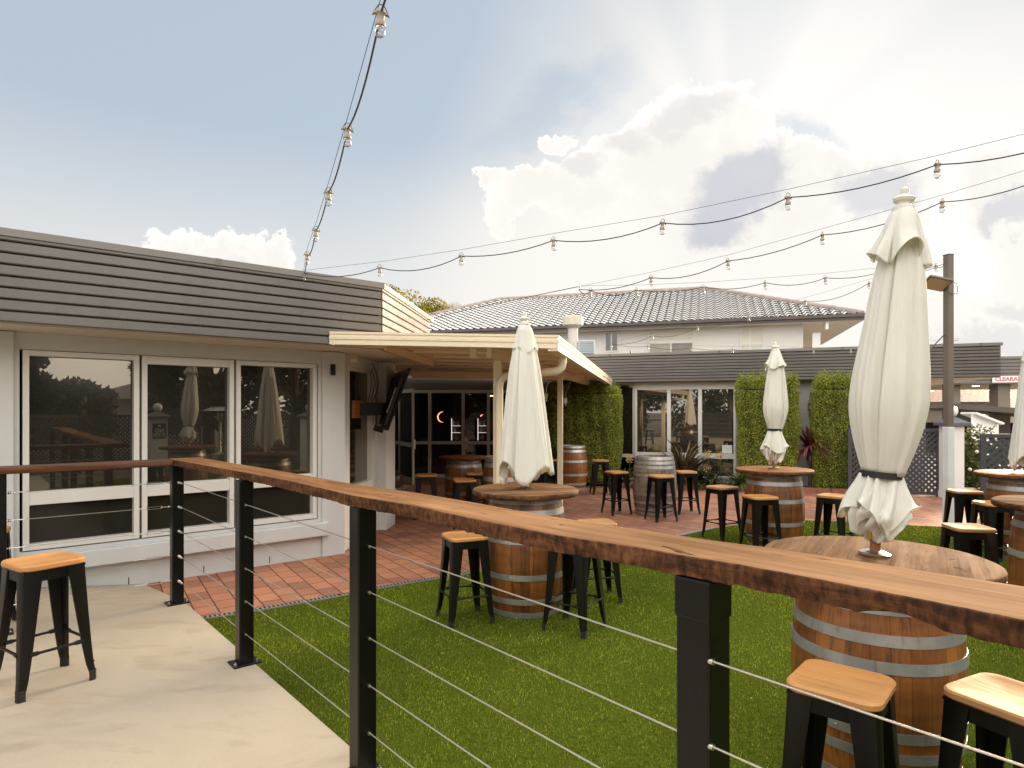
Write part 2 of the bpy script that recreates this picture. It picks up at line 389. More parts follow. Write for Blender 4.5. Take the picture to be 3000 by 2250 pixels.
m.set('Base Color', m.ramp(a, [(.3, (.84, .83, .77)), (.7, (.90, .89, .83))])); m.set('Roughness', .85); m.set('Specular IOR Level', .15)
m.bump(m.math('ADD', m.noise(m.mapv((1, 1, .35)), 9, 5, .55, 1.2), m.math('MULTIPLY', m.noise(m.mapv((1, 1, 1)), 320, 2, .5), .12)), .022, .45)
tr = m.n('ShaderNodeBsdfTranslucent'); tr.inputs[0].default_value = (.85, .80, .62, 1); mx = m.n('ShaderNodeMixShader'); mx.inputs[0].default_value = .30
m.l(m.b.outputs[0], mx.inputs[1]); m.l(tr.outputs[0], mx.inputs[2]); m.l(mx.outputs[0], m.t.nodes['Material Output'].inputs[0]); M['canvas'] = m.mat
M['strap'] = plain('black strap', (.015, .015, .016), .7)
M['umb_white'] = paint('umbrella white plastic', (.72, .70, .62), .4)
M['pole_wood'] = wood('umbrella pole timber', (.34, .13, .05), (.20, .07, .03), 2, 60, .35)
M['fascia'] = paint('charcoal metal cladding', (.128, .117, .105), .34, .0, var=.14, scale=.6, spec=.65, stretch=(1, 1, 3), bump=.05, dirt=.28)
M['capping'] = paint('grey metal capping', (.20, .185, .165), .38, var=.1)
M['wall'] = paint('pale grey render', (.56, .56, .55), .75, var=.05, scale=.8, bump=.35, bscale=90, dirt=.10)
M['wall_house'] = paint('warm grey house render', (.66, .635, .59), .8, var=.04, bump=.2, dirt=.05)
M['wall_wing'] = paint('grey wing render', (.36, .345, .33), .8, var=.06, bump=.2)
M['soffit'] = paint('cream soffit', (.60, .54, .46), .7, var=.05)
M['alu'] = paint('white window aluminium', (.66, .64, .60), .35, .0, var=.06, dirt=.05)
M['cream'] = paint('cream steel', (.76, .655, .49), .35, var=.025, spec=.5)
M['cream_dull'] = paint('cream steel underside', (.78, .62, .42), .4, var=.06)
M['darkframe'] = paint('bronze door frame', (.58, .53, .43), .4, var=.06)
M['gutter'] = paint('dark brown gutter', (.085, .066, .055), .4, var=.1)
M['white'] = paint('white paint', (.76, .75, .72), .55, var=.05, dirt=.12)
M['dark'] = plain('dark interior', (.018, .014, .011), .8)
M['floor_in'] = plain('dark carpet', (.02, .012, .01), .9)
def glass(name, tint=(.02, .018, .014), refl=.30, rough=.0, col2=None):
    """tinted pane: a strong mirror coat over near black film"""
    m = NT(name); m.set('Base Color', tint); m.set('Roughness', .12); m.set('Specular IOR Level', .3)
    g = m.n('ShaderNodeBsdfGlossy'); g.inputs['Roughness'].default_value = rough; g.inputs[0].default_value = (*(col2 or (1, .93, .80)), 1)
    lw = m.n('ShaderNodeLayerWeight'); lw.inputs[0].default_value = .28
    a = m.math('ADD', m.math('MULTIPLY', lw.outputs['Fresnel'], .6), refl, clamp=True)
    mx = m.n('ShaderNodeMixShader'); m.l(a, mx.inputs[0]); m.l(m.b.outputs[0], mx.inputs[1]); m.l(g.outputs[0], mx.inputs[2]); m.l(mx.outputs[0], m.t.nodes['Material Output'].inputs[0]); return m.mat
M['glass'] = glass('tinted mirror glass', refl=.085, col2=(.92, .84, .70)); M['glass_low'] = glass('lower window glass', refl=-.035); M['glass_wing'] = glass('tinted wing glass', refl=.16)
def clear(name, refl=.08, tint=(.55, .50, .44)):
    m = NT(name); t = m.n('ShaderNodeBsdfTransparent'); t.inputs[0].default_value = (*tint, 1); g = m.n('ShaderNodeBsdfGlossy'); g.inputs['Roughness'].default_value = 0
    mx = m.n('ShaderNodeMixShader'); lw = m.n('ShaderNodeLayerWeight'); lw.inputs[0].default_value = .2
    m.l(m.math('ADD', m.math('MULTIPLY', lw.outputs['Fresnel'], .7), refl, clamp=True), mx.inputs[0]); m.l(t.outputs[0], mx.inputs[1]); m.l(g.outputs[0], mx.inputs[2]); m.l(mx.outputs[0], m.t.nodes['Material Output'].inputs[0]); return m.mat
M['clear'] = clear('door glass', .05); M['bulb'] = clear('bulb glass', .12, (.93, .93, .92))
def leafmat(name, stops, trans=.3, rough=.5, spec=.3, tuft=0):
    m = NT(name); g = m.n('ShaderNodeNewGeometry'); cc = m.ramp(g.outputs['Random Per Island'], stops)
    big = m.noise(m.mapv((1, 1, 1), src='Position'), 3.5, 3, .5); cc = m.mix(.5, cc, m.ramp(big, [(.3, (.55, .55, .5)), (.7, (1.3, 1.25, 1.1))]), 'MULTIPLY')
    if tuft: cc = m.mix(.9, cc, m.ramp(m.noise(m.mapv((1, 1, 1), src='Position'), .55, 5, .6, .5), [(.34, (.72, .78, .8)), (.5, (1, 1, 1)), (.68, (1.32, 1.2, .95))]), 'MULTIPLY')
    if tuft: cc = m.mix(.85, cc, m.ramp(m.noise(m.mapv((1, 1, .2), src='Position'), tuft, 3, .6), [(.36, (.26, .30, .30)), (.50, (.95, .95, .95)), (.64, (1.85, 1.75, 1.5))]), 'MULTIPLY')
    m.set('Base Color', cc); m.set('Roughness', rough); m.set('Specular IOR Level', spec)
    tr = m.n('ShaderNodeBsdfTranslucent'); m.l(cc, tr.inputs[0]); mx = m.n('ShaderNodeMixShader'); mx.inputs[0].default_value = trans
    m.l(m.b.outputs[0], mx.inputs[1]); m.l(tr.outputs[0], mx.inputs[2]); m.l(mx.outputs[0], m.t.nodes['Material Output'].inputs[0]); return m.mat
M['hedge'] = leafmat('hedge leaves', [(0, (.06, .08, .010)), (.5, (.235, .285, .035)), (1, (.54, .56, .09))])
M['turf_blade'] = leafmat('turf blades', [(0, (.09, .12, .012)), (.5, (.31, .345, .052)), (.93, (.50, .52, .09)), (1, (.58, .56, .12))], .22, .9, .0, 55)
M['dark_leaf'] = leafmat('dark tree leaves', [(0, (.018, .026, .010)), (1, (.060, .075, .024))], .25)
M['yellow_leaf'] = leafmat('yellowing leaves', [(0, (.10, .10, .015)), (.6, (.30, .24, .03)), (1, (.42, .34, .05))], .35)
M['flax'] = leafmat('bronze flax leaves', [(0, (.045, .028, .016)), (.7, (.11, .078, .04)), (1, (.20, .17, .08))], .15)
M['green_strap'] = leafmat('strap leaves', [(0, (.025, .05, .012)), (1, (.09, .14, .035))], .2)
M['red_leaf'] = leafmat('burgundy leaves', [(0, (.08, .016, .024)), (.7, (.20, .045, .05)), (1, (.30, .13, .07))], .2)
M['bark'] = paint('bark', (.10, .075, .05), .9, var=.3, scale=12, bump=.8, bscale=30)
M['seedhead'] = plain('dry seed head', (.50, .36, .16), .9)

# ------------------------------------------------------------------ the ground
m = NT('asphalt and dry ground'); a = m.noise(m.mapv((1, 1, 1), src='Position'), .25, 8, .6); m.set('Base Color', m.ramp(a, [(.35, (.09, .08, .065)), (.65, (.15, .13, .105))])); m.set('Roughness', .9); M['ground'] = m.mat
m = NT('clay pavers'); v = m.mapv((1, 1, 1), (0, 0, R(57)), src='Position')
br = m.n('ShaderNodeTexBrick'); m.l(v, br.inputs['Vector']); br.offset = .5; br.inputs['Scale'].default_value = 1
br.inputs['Brick Width'].default_value = .235; br.inputs['Row Height'].default_value = .165; br.inputs['Mortar Size'].default_value = .0055; br.inputs['Mortar Smooth'].default_value = .2; br.inputs['Bias'].default_value = 0
br.inputs['Color1'].default_value = (.43, .19, .108, 1); br.inputs['Color2'].default_value = (.255, .115, .070, 1); br.inputs['Mortar'].default_value = (.045, .022, .014, 1)
n_ = m.noise(v, 1.3, 6, .6); n2_ = m.noise(v, 160, 3, .7); cc = m.mix(.6, br.outputs['Color'], m.ramp(n_, [(.3, (.62, .58, .58)), (.7, (1.2, 1.12, 1.05))]), 'MULTIPLY')
cc = m.mix(.5, cc, m.ramp(n2_, [(.3, (.7, .7, .7)), (.7, (1.2, 1.2, 1.2))]), 'MULTIPLY')
m.set('Base Color', cc); m.set('Roughness', .72)
bn = m.bump(m.math('SUBTRACT', m.math('MULTIPLY', n2_, .25), br.outputs['Fac']), .004, .8); M['pavers'] = m.mat
m = NT('sealed concrete'); v = m.mapv((1, 1, 1), src='Position'); a = m.noise(v, .9, 8, .6, .6); b = m.noise(v, 220, 3, .6); s1 = m.noise(m.mapv((1.6, 4.5, 1), (0, 0, R(40)), src='Position'), 1.4, 6, .6, .8)
cc = m.ramp(a, [(.3, (.315, .262, .192)), (.7, (.405, .342, .258))]); cc = m.mix(m.math('MULTIPLY', m.ramp(s1, [(.54, (0, 0, 0)), (.72, (1, 1, 1))]), .45), cc, (.21, .155, .105))
cc = m.mix(.35, cc, m.ramp(b, [(.3, (.75, .75, .75)), (.7, (1.2, 1.2, 1.2))]), 'MULTIPLY'); m.set('Base Color', cc); m.set('Roughness', .6); m.bump(b, .0015, .35); M['concrete'] = m.mat
m = NT('turf backing'); a = m.noise(m.mapv((1, 1, 1), src='Position'), 60, 5, .6); m.set('Base Color', m.ramp(a, [(.3, (.025, .036, .004)), (.7, (.07, .095, .010))])); m.set('Roughness', .95); m.set('Specular IOR Level', 0.0); M['turf'] = m.mat
M['pebbles'] = leafmat('white pebbles', [(0, (.20, .18, .16)), (.6, (.45, .42, .38)), (1, (.70, .68, .64))], 0)
M['mulch'] = leafmat('red mulch', [(0, (.09, .02, .015)), (1, (.26, .06, .04))], 0, .9)
M['soil'] = paint('soil', (.07, .05, .035), .95, var=.3, scale=8)
M['edging'] = paint('brick edging', (.24, .09, .055), .8, var=.3, scale=6, bump=.4)
def sheet(name, poly, z, mat, label=None):
    mb = MB(); mb.add([(x, y, z) for x, y in poly], [tuple(range(len(poly)))]); o = mb.build(name, mat, smooth=False); tag(o, kind='structure'); return o
sheet('ground', [(-400, -400), (400, -400), (400, 400), (-400, 400)], -.02, M['ground'])
sheet('brick_patio', [(-4.2, 3.5), (-1.0, 3.5), (-1, 5), (12, 5), (12, 12.2), (9.4, 12.0), (2.2, 14.8), (-3.5, 16.0), (-3.2, 8), (-4.6, 6.2)], 0, M['pavers'])
lawn_poly = [(-2.36, 4.93), (-2.10, 5.08), (-1.48, 5.53), (-1.24, 5.74), (-.385, 6.33), (.9, 7.22), (2.227, 8.27), (2.75, 8.72), (3.4, 9.12), (4.26, 9.34), (4.85, 9.24), (5.47, 8.96), (6.1, 8.78), (7.6, 8.6), (9.5, 8.3), (9.5, -1), (1.5, -1.3), (1.29, -1.0), (.99, .6)]
lawn_poly = lawn_poly[:-2] + [tuple(s2w(1.25, -1.5).xy), tuple(s2w(1.25, 4.72).xy)]
sheet('lawn', lawn_poly, .005, M['turf'])
# concrete deck with its ramped far strip
mb = MB(); c = [(-7, -4), (1.25, -4), (1.25, 5.32), (-7, 5.32)]
mb.prism([tuple(s2w(a, b).xy) for a, b in c], -.015, .165)
o = mb.build('concrete_deck', M['concrete'], smooth=False); tag(o, kind='structure')
mb = MB(); g_ = 14
for i in range(g_):
    for j in range(6):
        q = []
        for (di, dj) in ((0, 0), (1, 0), (1, 1), (0, 1)):
            a = -7 + (1.245 + 7) * (1 - (1 - (i + di) / g_) ** 1.0); a = 1.245 - (1.245 + 7) * ((1 - (i + di) / g_) ** 2); t = (j + dj) / 6; b = 5.323 + t * 1.38
            f = max(0, min(1, (a - .1) / 1.15)); z = .161 - .158 * t * f
            p = s2w(a, b, z); q.append(p)
        mb.add(q, [(0, 1, 2, 3)])
o = mb.build('concrete_ramp', M['concrete'], smooth=False); tag(o, kind='structure')

# turf blades as one mass
def inpoly(x, y, poly):
    c = np.zeros(len(x), bool); n = len(poly)
    for i in range(n):
        x0, y0 = poly[i]; x1, y1 = poly[(i + 1) % n]
        k = ((y0 > y) != (y1 > y)) & (x < (x1 - x0) * (y - y0) / (y1 - y0 + 1e-12) + x0); c ^= k
    return c
rng = np.random.default_rng(3)
xs = []; ys_ = []
for (y0, y1, x0, x1, dens) in ((.3, 1.5, -1.5, 1.8, 9000), (1.5, 2.8, -1.5, 3.2, 13000), (2.8, 4.5, -2.3, 4.5, 8500), (4.5, 6.5, -2.4, 6.5, 4200), (6.5, 9.4, -1, 8.5, 2000)):
    n = int((y1 - y0) * (x1 - x0) * dens); x = rng.uniform(x0, x1, n); y = rng.uniform(y0, y1, n); k = inpoly(x, y, lawn_poly) & (np.abs(x) < y * .86 + .25)
    xs.append(x[k]); ys_.append(y[k])
x = np.concatenate(xs); y = np.concatenate(ys_); n = len(x)
far = np.clip(y / 5, .6, 1.8); h = rng.uniform(.008, .022, n); th = rng.uniform(0, 2 * np.pi, n); w = .00125 * far; ln = rng.uniform(.0, .012, n); ph = rng.uniform(0, 2 * np.pi, n)
V = np.zeros((n, 3, 3)); V[:, 0] = np.stack([x - w * np.cos(th), y - w * np.sin(th), np.full(n, .003)], 1); V[:, 1] = np.stack([x + w * np.cos(th), y + w * np.sin(th), np.full(n, .003)], 1)
V[:, 2] = np.stack([x + ln * np.cos(ph), y + ln * np.sin(ph), .004 + h], 1)
o = npmesh('grass', V.reshape(-1, 3), np.arange(n * 3).reshape(-1, 3), M['turf_blade']); tag(o, 'short bright green artificial turf around the barrel tables', 'grass', kind='stuff')
# slotted drain between pavers and lawn, grey edging at its far end
dr = empty('slot_drain', (-1.4, 5.5, 0), label='grey slotted plastic drain strip between brick paving and lawn', cat='drain')
mb = MB(); mb2 = MB(); path = [Vector((*p, 0)) for p in lawn_poly[:8]]
for a, b in zip(path, path[1:]):
    mb.bar(a + Vector((0, 0, .006)), b + Vector((0, 0, .006)), .055, .016)
    d = (b - a).normalized(); L = (b - a).length; k = 0
    while k < L:
        if (a + d * k).y < 7: mb2.bar(a + d * k + d.orthogonal() * 0 + Vector((0, 0, .0155)) - d.cross(Vector((0, 0, 1))) * .02, a + d * k + Vector((0, 0, .0155)) + d.cross(Vector((0, 0, 1))) * .02, .014, .004)
        k += .034
L0 = Vector((1.4, -5.5, 0))
for q in (mb, mb2): q.v = [(v[0] + 1.4, v[1] - 5.5, v[2]) for v in q.v]
mb.build('channel', paint('grey plastic', (.22, .23, .24), .6), dr, smooth=False); mb2.build('slots', M['rubber'], dr, smooth=False)

# ------------------------------------------------------------------ helpers for walls
class Plane:
    """a vertical wall plane: origin P0, unit direction d to the right, n towards the viewer"""
    def __init__(s, P0, d):
        s.P = Vector((P0[0], P0[1], 0)); s.d = Vector((d[0], d[1], 0)).normalized(); s.n = Vector((s.d.y, -s.d.x, 0))
        s.M = Matrix((s.d, -s.n, Vector((0, 0, 1)))).transposed()
    def pt(s, a, z, o=0): return s.P + s.d * a + s.n * o + Vector((0, 0, z))
    def a(s, u):
        k = (u - 1500) / F; return (k * s.P.y - s.P.x) / (s.d.x - k * s.d.y)
    def az(s, u, v):
        a = s.a(u); Y = s.P.y + a * s.d.y; return a, CH + (1204 - v) / F * Y
    def slab(s, mb, a0, a1, z0, z1, o0, o1, mi=0):
        """box from a0..a1, z0..z1, standing from o0 to o1 in front of the plane"""
        mb.box(s.pt((a0 + a1) / 2, (z0 + z1) / 2, (o0 + o1) / 2), (abs(a1 - a0), abs(o1 - o0), abs(z1 - z0)), M=s.M, mi=mi); return mb
def cladding(pl, a0, a1, z0, z1, parent, name='fascia', o=0.0, pitch=.087, cap=True, mat=None, seams=()):
    """horizontal ribbed metal cladding: broad pans with a dark recessed step between them"""
    mb = MB(); n = round((z1 - z0) / pitch); ph = (z1 - z0) / n
    prof = []
    for i in range(n):
        z = z0 + i * ph; prof += [(z, o - .024), (z + ph * .12, o - .024), (z + ph * .13, o + .014), (z + ph * .22, o + .022), (z + ph * .96, o + .022), (z + ph * .99, o - .024)]
    prof.append((z1, o - .024)); vs = []
    for a in (a0, a1): vs += [pl.pt(a, z, k) for z, k in prof]
    N = len(prof); fs = [(i, i + N, i + 1 + N, i + 1) for i in range(N - 1)]
    mb.add(vs, fs); mb.add([pl.pt(a0, z0, o - .04), pl.pt(a1, z0, o - .04), pl.pt(a1, z1, o - .04), pl.pt(a0, z1, o - .04)], [(0, 1, 2, 3)])
    f = mb.build(name, mat or M['fascia'], parent, smooth=False)
    if cap:
        k_ = a0 + 1.1
        while k_ < a1:
            js = MB(); pl.slab(js, k_, k_ + .05, z1 - .047, z1 + .0145, o - .1, o + .0385); js.build('capping_joint', M['fascia'], parent, smooth=False); k_ += 2.4
        mc = MB(); pl.slab(mc, a0 - .01, a1 + .03, z1 - .045, z1 + .012, o - .12, o + .036); mc.build('capping', M['capping'], parent, smooth=False)
    return f

# ------------------------------------------------------------------ left building
lb = empty('bar_building', s2w(1.5, 7.2), label='long pale grey building with charcoal ribbed fascia and three wide windows', cat='building')
LB = s2w(1.5, 7.2)
def rel(o, p=None):
    """children are written in world coordinates; shift them under their moved parent"""
    o.location = o.location - (p or LB); return o
_bld = []
def under(root, fn):
    """run fn, then shift every new direct child of root so that its world place stays the same"""
    before = set(root.children); fn(); off = root.location; Rz = Matrix.Rotation(-root.rotation_euler.z, 3, 'Z')
    for c in root.children:
        if c in before: continue
        c.location = Rz @ (c.location - off); c.rotation_euler = (c.rotation_euler[0], c.rotation_euler[1], c.rotation_euler[2] - root.rotation_euler.z)
WA = Plane(s2w(0, 6.71), E1); FA = Plane(s2w(0, 6.11), E1)
ZS = 2.258; ZT = 2.952
RD = Vector((.0812, .9967, 0))       # direction of the chamfered return
def build_left():
    # window wall, in pieces round the opening
    mb = MB(); wl0, wr = .34, 2.93
    WA.slab(mb, -9, wl0, 0, ZS, -.2, 0); WA.slab(mb, wr, 3.20, 0, ZS, -.2, 0); WA.slab(mb, wl0, wr, 2.115, ZS, -.2, 0); WA.slab(mb, wl0, wr, 0, .42, -.2, 0)
    c = WA.pt(3.20, 0); W2 = Plane(c, RD)
    L = 1.87
    mb_ = mb
    W2.slab(mb_, 0, .30, 0, ZS, -.2, 0); W2.slab(mb_, .30, 1.30, 2.12, ZS, -.2, 0); W2.slab(mb_, 1.30, 1.50, 0, ZS, -.2, .0)
    mb.build('wall', M['wall'], lb, smooth=False)
    # pilasters
    for a0, a1 in ((.10, .30),):
        p = MB(); WA.slab(p, a0, a1, 0, ZS - .005, .002, .06); p.build('pilaster', M['wall'], lb, smooth=False, bevel=.006)
    p = MB(); WA.slab(p, 2.97, 3.235, .0, ZS - .005, .002, .035); p.build('pilaster', M['wall'], lb, smooth=False, bevel=.006)
    p = MB(); q = [W2.pt(1.42, 0, 0), W2.pt(1.42, 0, .12), W2.pt(1.87, 0, .12), W2.pt(1.87, 0, -.25), W2.pt(1.50, 0, -.25)]
    p.prism([(v.x, v.y) for v in q], 0, ZS - .003); p.build('pillar', M['wall'], lb, smooth=False, bevel=.008)
    # sill ledge and plinth
    p = MB(); WA.slab(p, .05, 3.02, .245, .385, .002, .105); p.build('sill', M['wall'], lb, smooth=False, bevel=.008)
    # windows
    zb, zt, tr = .43, 2.11, .856
    bays = [(.36, 1.215, 1), (1.235, 2.05, 1), (2.07, 2.915, 0)]
    for i, (a0, a1, trn) in enumerate(bays):
        f = MB(); w = .045; top = zt - (.03 if i == 1 else 0)
        WA.slab(f, a0, a0 + w, zb, zt, -.10, .012); WA.slab(f, a1 - w, a1, zb, zt, -.10, .012)
        WA.slab(f, a0 + w, a1 - w, top - w, zt, -.10, .010); WA.slab(f, a0 + w, a1 - w, zb, zb + .05, -.10, .010)
        WA.slab(f, a0 + w, a1 - w, tr - .048, tr + .052, -.09, .008)
        WA.slab(f, a0 + w, a1 - w, tr + .052, tr + .062, -.09, -.02)
        wo_ = f.build('window', M['alu'], lb, smooth=False, bevel=.003)
        for z0, z1 in ((zb + .05, tr - .048), (tr + .062, top - w)):
            g = MB(); WA.slab(g, a0 + w - .004, a1 - w + .004, z0, z1, -.075, -.069); g.build('pane', M['glass_low'] if z0 < .7 else M['glass'], wo_, smooth=False)
    for u_, v_ in ((377, 1703), (597, 1668), (790, 1640)):
        a_, z_ = WA.az(u_, v_); p = MB(); WA.slab(p, a_ - .004, a_ + .004, z_ - .035, z_ + .035, -.001, .002); p.build('weep_slot', M['dark'], lb, smooth=False)
    # narrow glazed bay on the chamfer
    f = MB(); W2.slab(f, .30, .335, 0.02, 2.12, -.12, -.02); W2.slab(f, 1.265, 1.30, .02, 2.12, -.12, -.02); W2.slab(f, .335, 1.265, 2.085, 2.12, -.12, -.03); W2.slab(f, .335, 1.265, .02, .07, -.12, -.03)
    W2.slab(f, .335, 1.265, .60, .70, -.12, -.025); wo_ = f.build('window', M['alu'], lb, smooth=False)
    for z0, z1 in ((.07, .60), (.70, 2.085)):
        g = MB(); W2.slab(g, .334, 1.266, z0, z1, -.10, -.095); g.build('pane', M['glass'], wo_, smooth=False)
    # fascia, return and soffit
    ce = FA.pt(3.367, 0); FR = Plane(ce, RD)
    cladding(FA, -9, 3.367, ZS, ZT, lb); cladding(FR, 0, 2.42, ZS, ZT, lb, pitch=.087)
    e = FR.pt(2.42, 0); FB = Plane(e, Vector((-.95, .31, 0)))
    cladding(Plane(FB.pt(4, 0), -FB.d), 0, 4, ZS, ZT, lb)
    p0 = FA.pt(-9, 0, -.02); p1 = FA.pt(3.36, 0, -.02); p2 = FR.pt(2.40, 0, -.02); p3 = FB.pt(4, 0); p4 = s2w(-9, 12)
    mb = MB(); mb.prism([(v.x, v.y) for v in (p0, p1, p2, p3, p4)], ZS + .001, ZS + .03); mb.build('soffit', M['soffit'], lb, smooth=False)
    mb = MB(); mb.prism([(v.x, v.y) for v in (p0, p1, p2, p3, p4)], ZT - .12, ZT - .06); mb.build('roof', M['capping'], lb, smooth=False)
    # dark sheets behind the glass stand in for the unlit rooms
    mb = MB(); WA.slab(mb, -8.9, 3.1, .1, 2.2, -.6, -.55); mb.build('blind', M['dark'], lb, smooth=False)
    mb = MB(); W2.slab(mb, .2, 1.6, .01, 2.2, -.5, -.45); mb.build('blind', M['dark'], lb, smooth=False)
    return W2
box_ = {}
under(lb, lambda: box_.setdefault('W2', build_left())); W2 = box_['W2']

# wall mounted things on the left building
def small_wall_lamp():
    a, z = WA.az(968, 1084); o = empty('wall_lamp', WA.pt(a, z, .035), math.atan2(E1.y, E1.x), 'small black cylinder lamp on the pale pilaster beside the right window', 'wall lamp')
    mb = MB(); mb.lathe([(.022, -.06), (.026, -.055), (.026, .055), (.022, .06)], 16, (0, -.035, 0)); mb.build('body', M['black'], o)
    mb = MB(); mb.box((0, -.008, 0), (.03, .016, .06)); mb.build('bracket', M['black'], o, smooth=False)
    mb = MB(); mb.lathe([(.020, -.004), (.020, .004)], 16, (0, -.035, .0)); mb.build('clip', M['steel'], o)
small_wall_lamp()
cc_ = empty('security_camera', (-1.90, 7.58, 2.255), label='small white security camera under the soffit corner', cat='camera')
mb = MB(); mb.lathe([(.055, -.018), (.06, -.01), (.06, 0)], 20); mb.build('mount', M['white'], cc_)
mb = MB(); mb.tube([(0.03, .05, -.05), (-.02, -.06, -.065)], [.036, .040], 16); cb_ = mb.build('housing', M['white'], cc_)
mb = MB(); mb.tube([(-.02, -.061, -.065), (-.0215, -.064, -.0655)], [.028, .028], 14); mb.build('lens', M['black'], cb_)

# television on its bracket
P1 = Vector((-1.27, 8.0, 2.15)); P2 = Vector((-1.55, 8.0, 1.37)); wd = Vector((-.346, 1, 0)).normalized(); hd = (P1 - P2).normalized(); nn = wd.cross(hd).normalized()   # nn: screen side
if nn.x < 0: nn = -nn
tv = empty('television', P2 + wd * .53 + hd * .4, label='black flat television tilted down on a wall bracket, seen from behind', cat='television')
TM = Matrix((wd, hd, nn)).transposed(); H = (P1 - P2).length
mb = MB(); mb.box(TM @ Vector((0, 0, 0)), (1.06, H, .028), M=TM); mb.build('screen', M['black'], tv, smooth=False, bevel=.006)
mb = MB(); mb.box(TM @ Vector((0, -.02, -.034)), (.92, H * .82, .04), M=TM)
for k in range(6): mb.box(TM @ Vector((0, -.26 + k * .105, -.056)), (.86, .012, .010), M=TM)
mb.build('back_cover', paint('matt black plastic', (.045, .036, .030), .6), tv, smooth=False, bevel=.008)
mb = MB(); mb.box(TM @ Vector((-.36, -.03, -.060)), (.05, .34, .010), M=TM); st_ = mb.build('label_strip', M['white'], tv, smooth=False)
mb = MB()
for k in range(11): mb.box(TM @ Vector((-.36, -.155 + k * .020, -.0665)), (.022, .009 + .004 * (k % 3), .003), M=TM)
mb.build('lettering', M['strap'], st_, smooth=False)
mb = MB(); mb.box(TM @ Vector((-.36, -.43, -.09)), (.22, .075, .10), M=TM); mb.build('connector_box', M['black'], tv, smooth=False, bevel=.004)
br_ = empty('tv_bracket', (-1.92, 8.25, 1.62), label='black folding wall bracket with timber packer holding the television', cat='bracket')
mb = MB(); mb.box((-.06, -.22, 0), (.10, .34, .22), rz=R(-5)); mb.build('timber_packer', wood('orange pine', (.50, .20, .05), (.32, .12, .03), 1, 30, .5), br_, smooth=False, bevel=.004)
mb = MB(); mb.bar((-.02, -.1, .0), (.24, .05, .01), .09, .16); mb.bar((.24, .05, .01), (.36, .12, .06), .05, .12); mb.box((.36, .14, .08), (.03, .30, .34)); mb.build('arm', M['black'], br_, smooth=False, bevel=.004)
mb = MB()
for dx_ in (0, .03, .07): mb.tube([(.04 + dx_ * .6 + .05 * (1 + dx_ * 14) * math.sin(k * math.pi / 12), .11 - .005 * k, .62 - .047 * k) for k in range(13)], .005, 6)
mb.build('cable', M['rubber'], br_)

# ------------------------------------------------------------------ glazed lobby beneath the pergola
lo = empty('glazed_lobby', (-1, 15.4, 0), label='dark glazed entrance wall with bronze frames under the cream pergola', cat='building')
def build_lobby():
    Pw = Plane((-4.0, 15.4), (1, 0)); A = lambda u: (u - 1500) / F * 15.4 + 4.0
    fr = MB(); fw = .075
    vs = [A(1133), A(1259), A(1357), A(1431), A(1508), A(1590), A(1668)]
    for a in vs: Pw.slab(fr, a - fw / 2, a + fw / 2, 0, 2.10, -.05, .03)
    for i in range(len(vs) - 1):
        Pw.slab(fr, vs[i] + fw / 2, vs[i + 1] - fw / 2, 2.03, 2.10, -.05, .025); Pw.slab(fr, vs[i] + fw / 2, vs[i + 1] - fw / 2, .80, .875, -.05, .025); Pw.slab(fr, vs[i] + fw / 2, vs[i + 1] - fw / 2, .0, .08, -.05, .025)
    f = fr.build('door_frame', M['darkframe'], lo, smooth=False)
    for i in range(len(vs) - 1):
        g = MB(); Pw.slab(g, vs[i] + fw / 2 - .003, vs[i + 1] - fw / 2 + .003, .08, .80, -.012, -.006); Pw.slab(g, vs[i] + fw / 2 - .003, vs[i + 1] - fw / 2 + .003, .875, 2.03, -.012, -.006); g.build('pane', M['clear'], f, smooth=False)
    s_ = MB(); a = A(1378); Pw.slab(s_, a - .07, a + .07, .62, .78, .031, .034); Pw.slab(s_, a - .08, a + .08, .92, 1.10, -.002, .001); s_.build('notice', paint('faded notice', (.42, .36, .30), .6), f, smooth=False)
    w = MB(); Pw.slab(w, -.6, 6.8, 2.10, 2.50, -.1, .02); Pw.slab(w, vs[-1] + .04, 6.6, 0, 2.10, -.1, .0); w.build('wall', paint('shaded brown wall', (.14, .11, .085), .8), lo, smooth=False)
    # room
    r = MB(); x0, x1, y0, y1 = -4.4, 1.9, 15.5, 21.5
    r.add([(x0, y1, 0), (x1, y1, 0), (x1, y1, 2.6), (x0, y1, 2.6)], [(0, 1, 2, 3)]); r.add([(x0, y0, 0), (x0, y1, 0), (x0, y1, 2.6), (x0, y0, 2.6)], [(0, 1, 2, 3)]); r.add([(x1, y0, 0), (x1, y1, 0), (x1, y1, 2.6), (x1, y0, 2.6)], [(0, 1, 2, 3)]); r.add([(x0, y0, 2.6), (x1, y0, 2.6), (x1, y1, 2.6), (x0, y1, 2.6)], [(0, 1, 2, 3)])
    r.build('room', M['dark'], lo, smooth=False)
    r = MB(); r.add([(x0, y0 - .1, .012), (x1, y0 - .1, .012), (x1, y1, .012), (x0, y1, .012)], [(0, 1, 2, 3)]); r.build('floor', M['floor_in'], lo, smooth=False)
    # left return wall of the lobby, hides the room side
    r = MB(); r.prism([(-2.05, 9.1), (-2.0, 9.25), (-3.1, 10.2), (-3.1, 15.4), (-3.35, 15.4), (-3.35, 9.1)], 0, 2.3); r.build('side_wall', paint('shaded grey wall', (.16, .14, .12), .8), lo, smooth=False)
under(lo, build_lobby)
od = empty('open_door', (-2.60, 14.75, .02), label='open bronze framed glass door left of the lobby glazing', cat='door')
dd = Vector((-2.11 + 2.60, 13.75 - 14.75, 0)).normalized(); DM = Matrix((dd, Vector((-dd.y, dd.x, 0)), Vector((0, 0, 1)))).transposed()
mb = MB(); L = 1.1
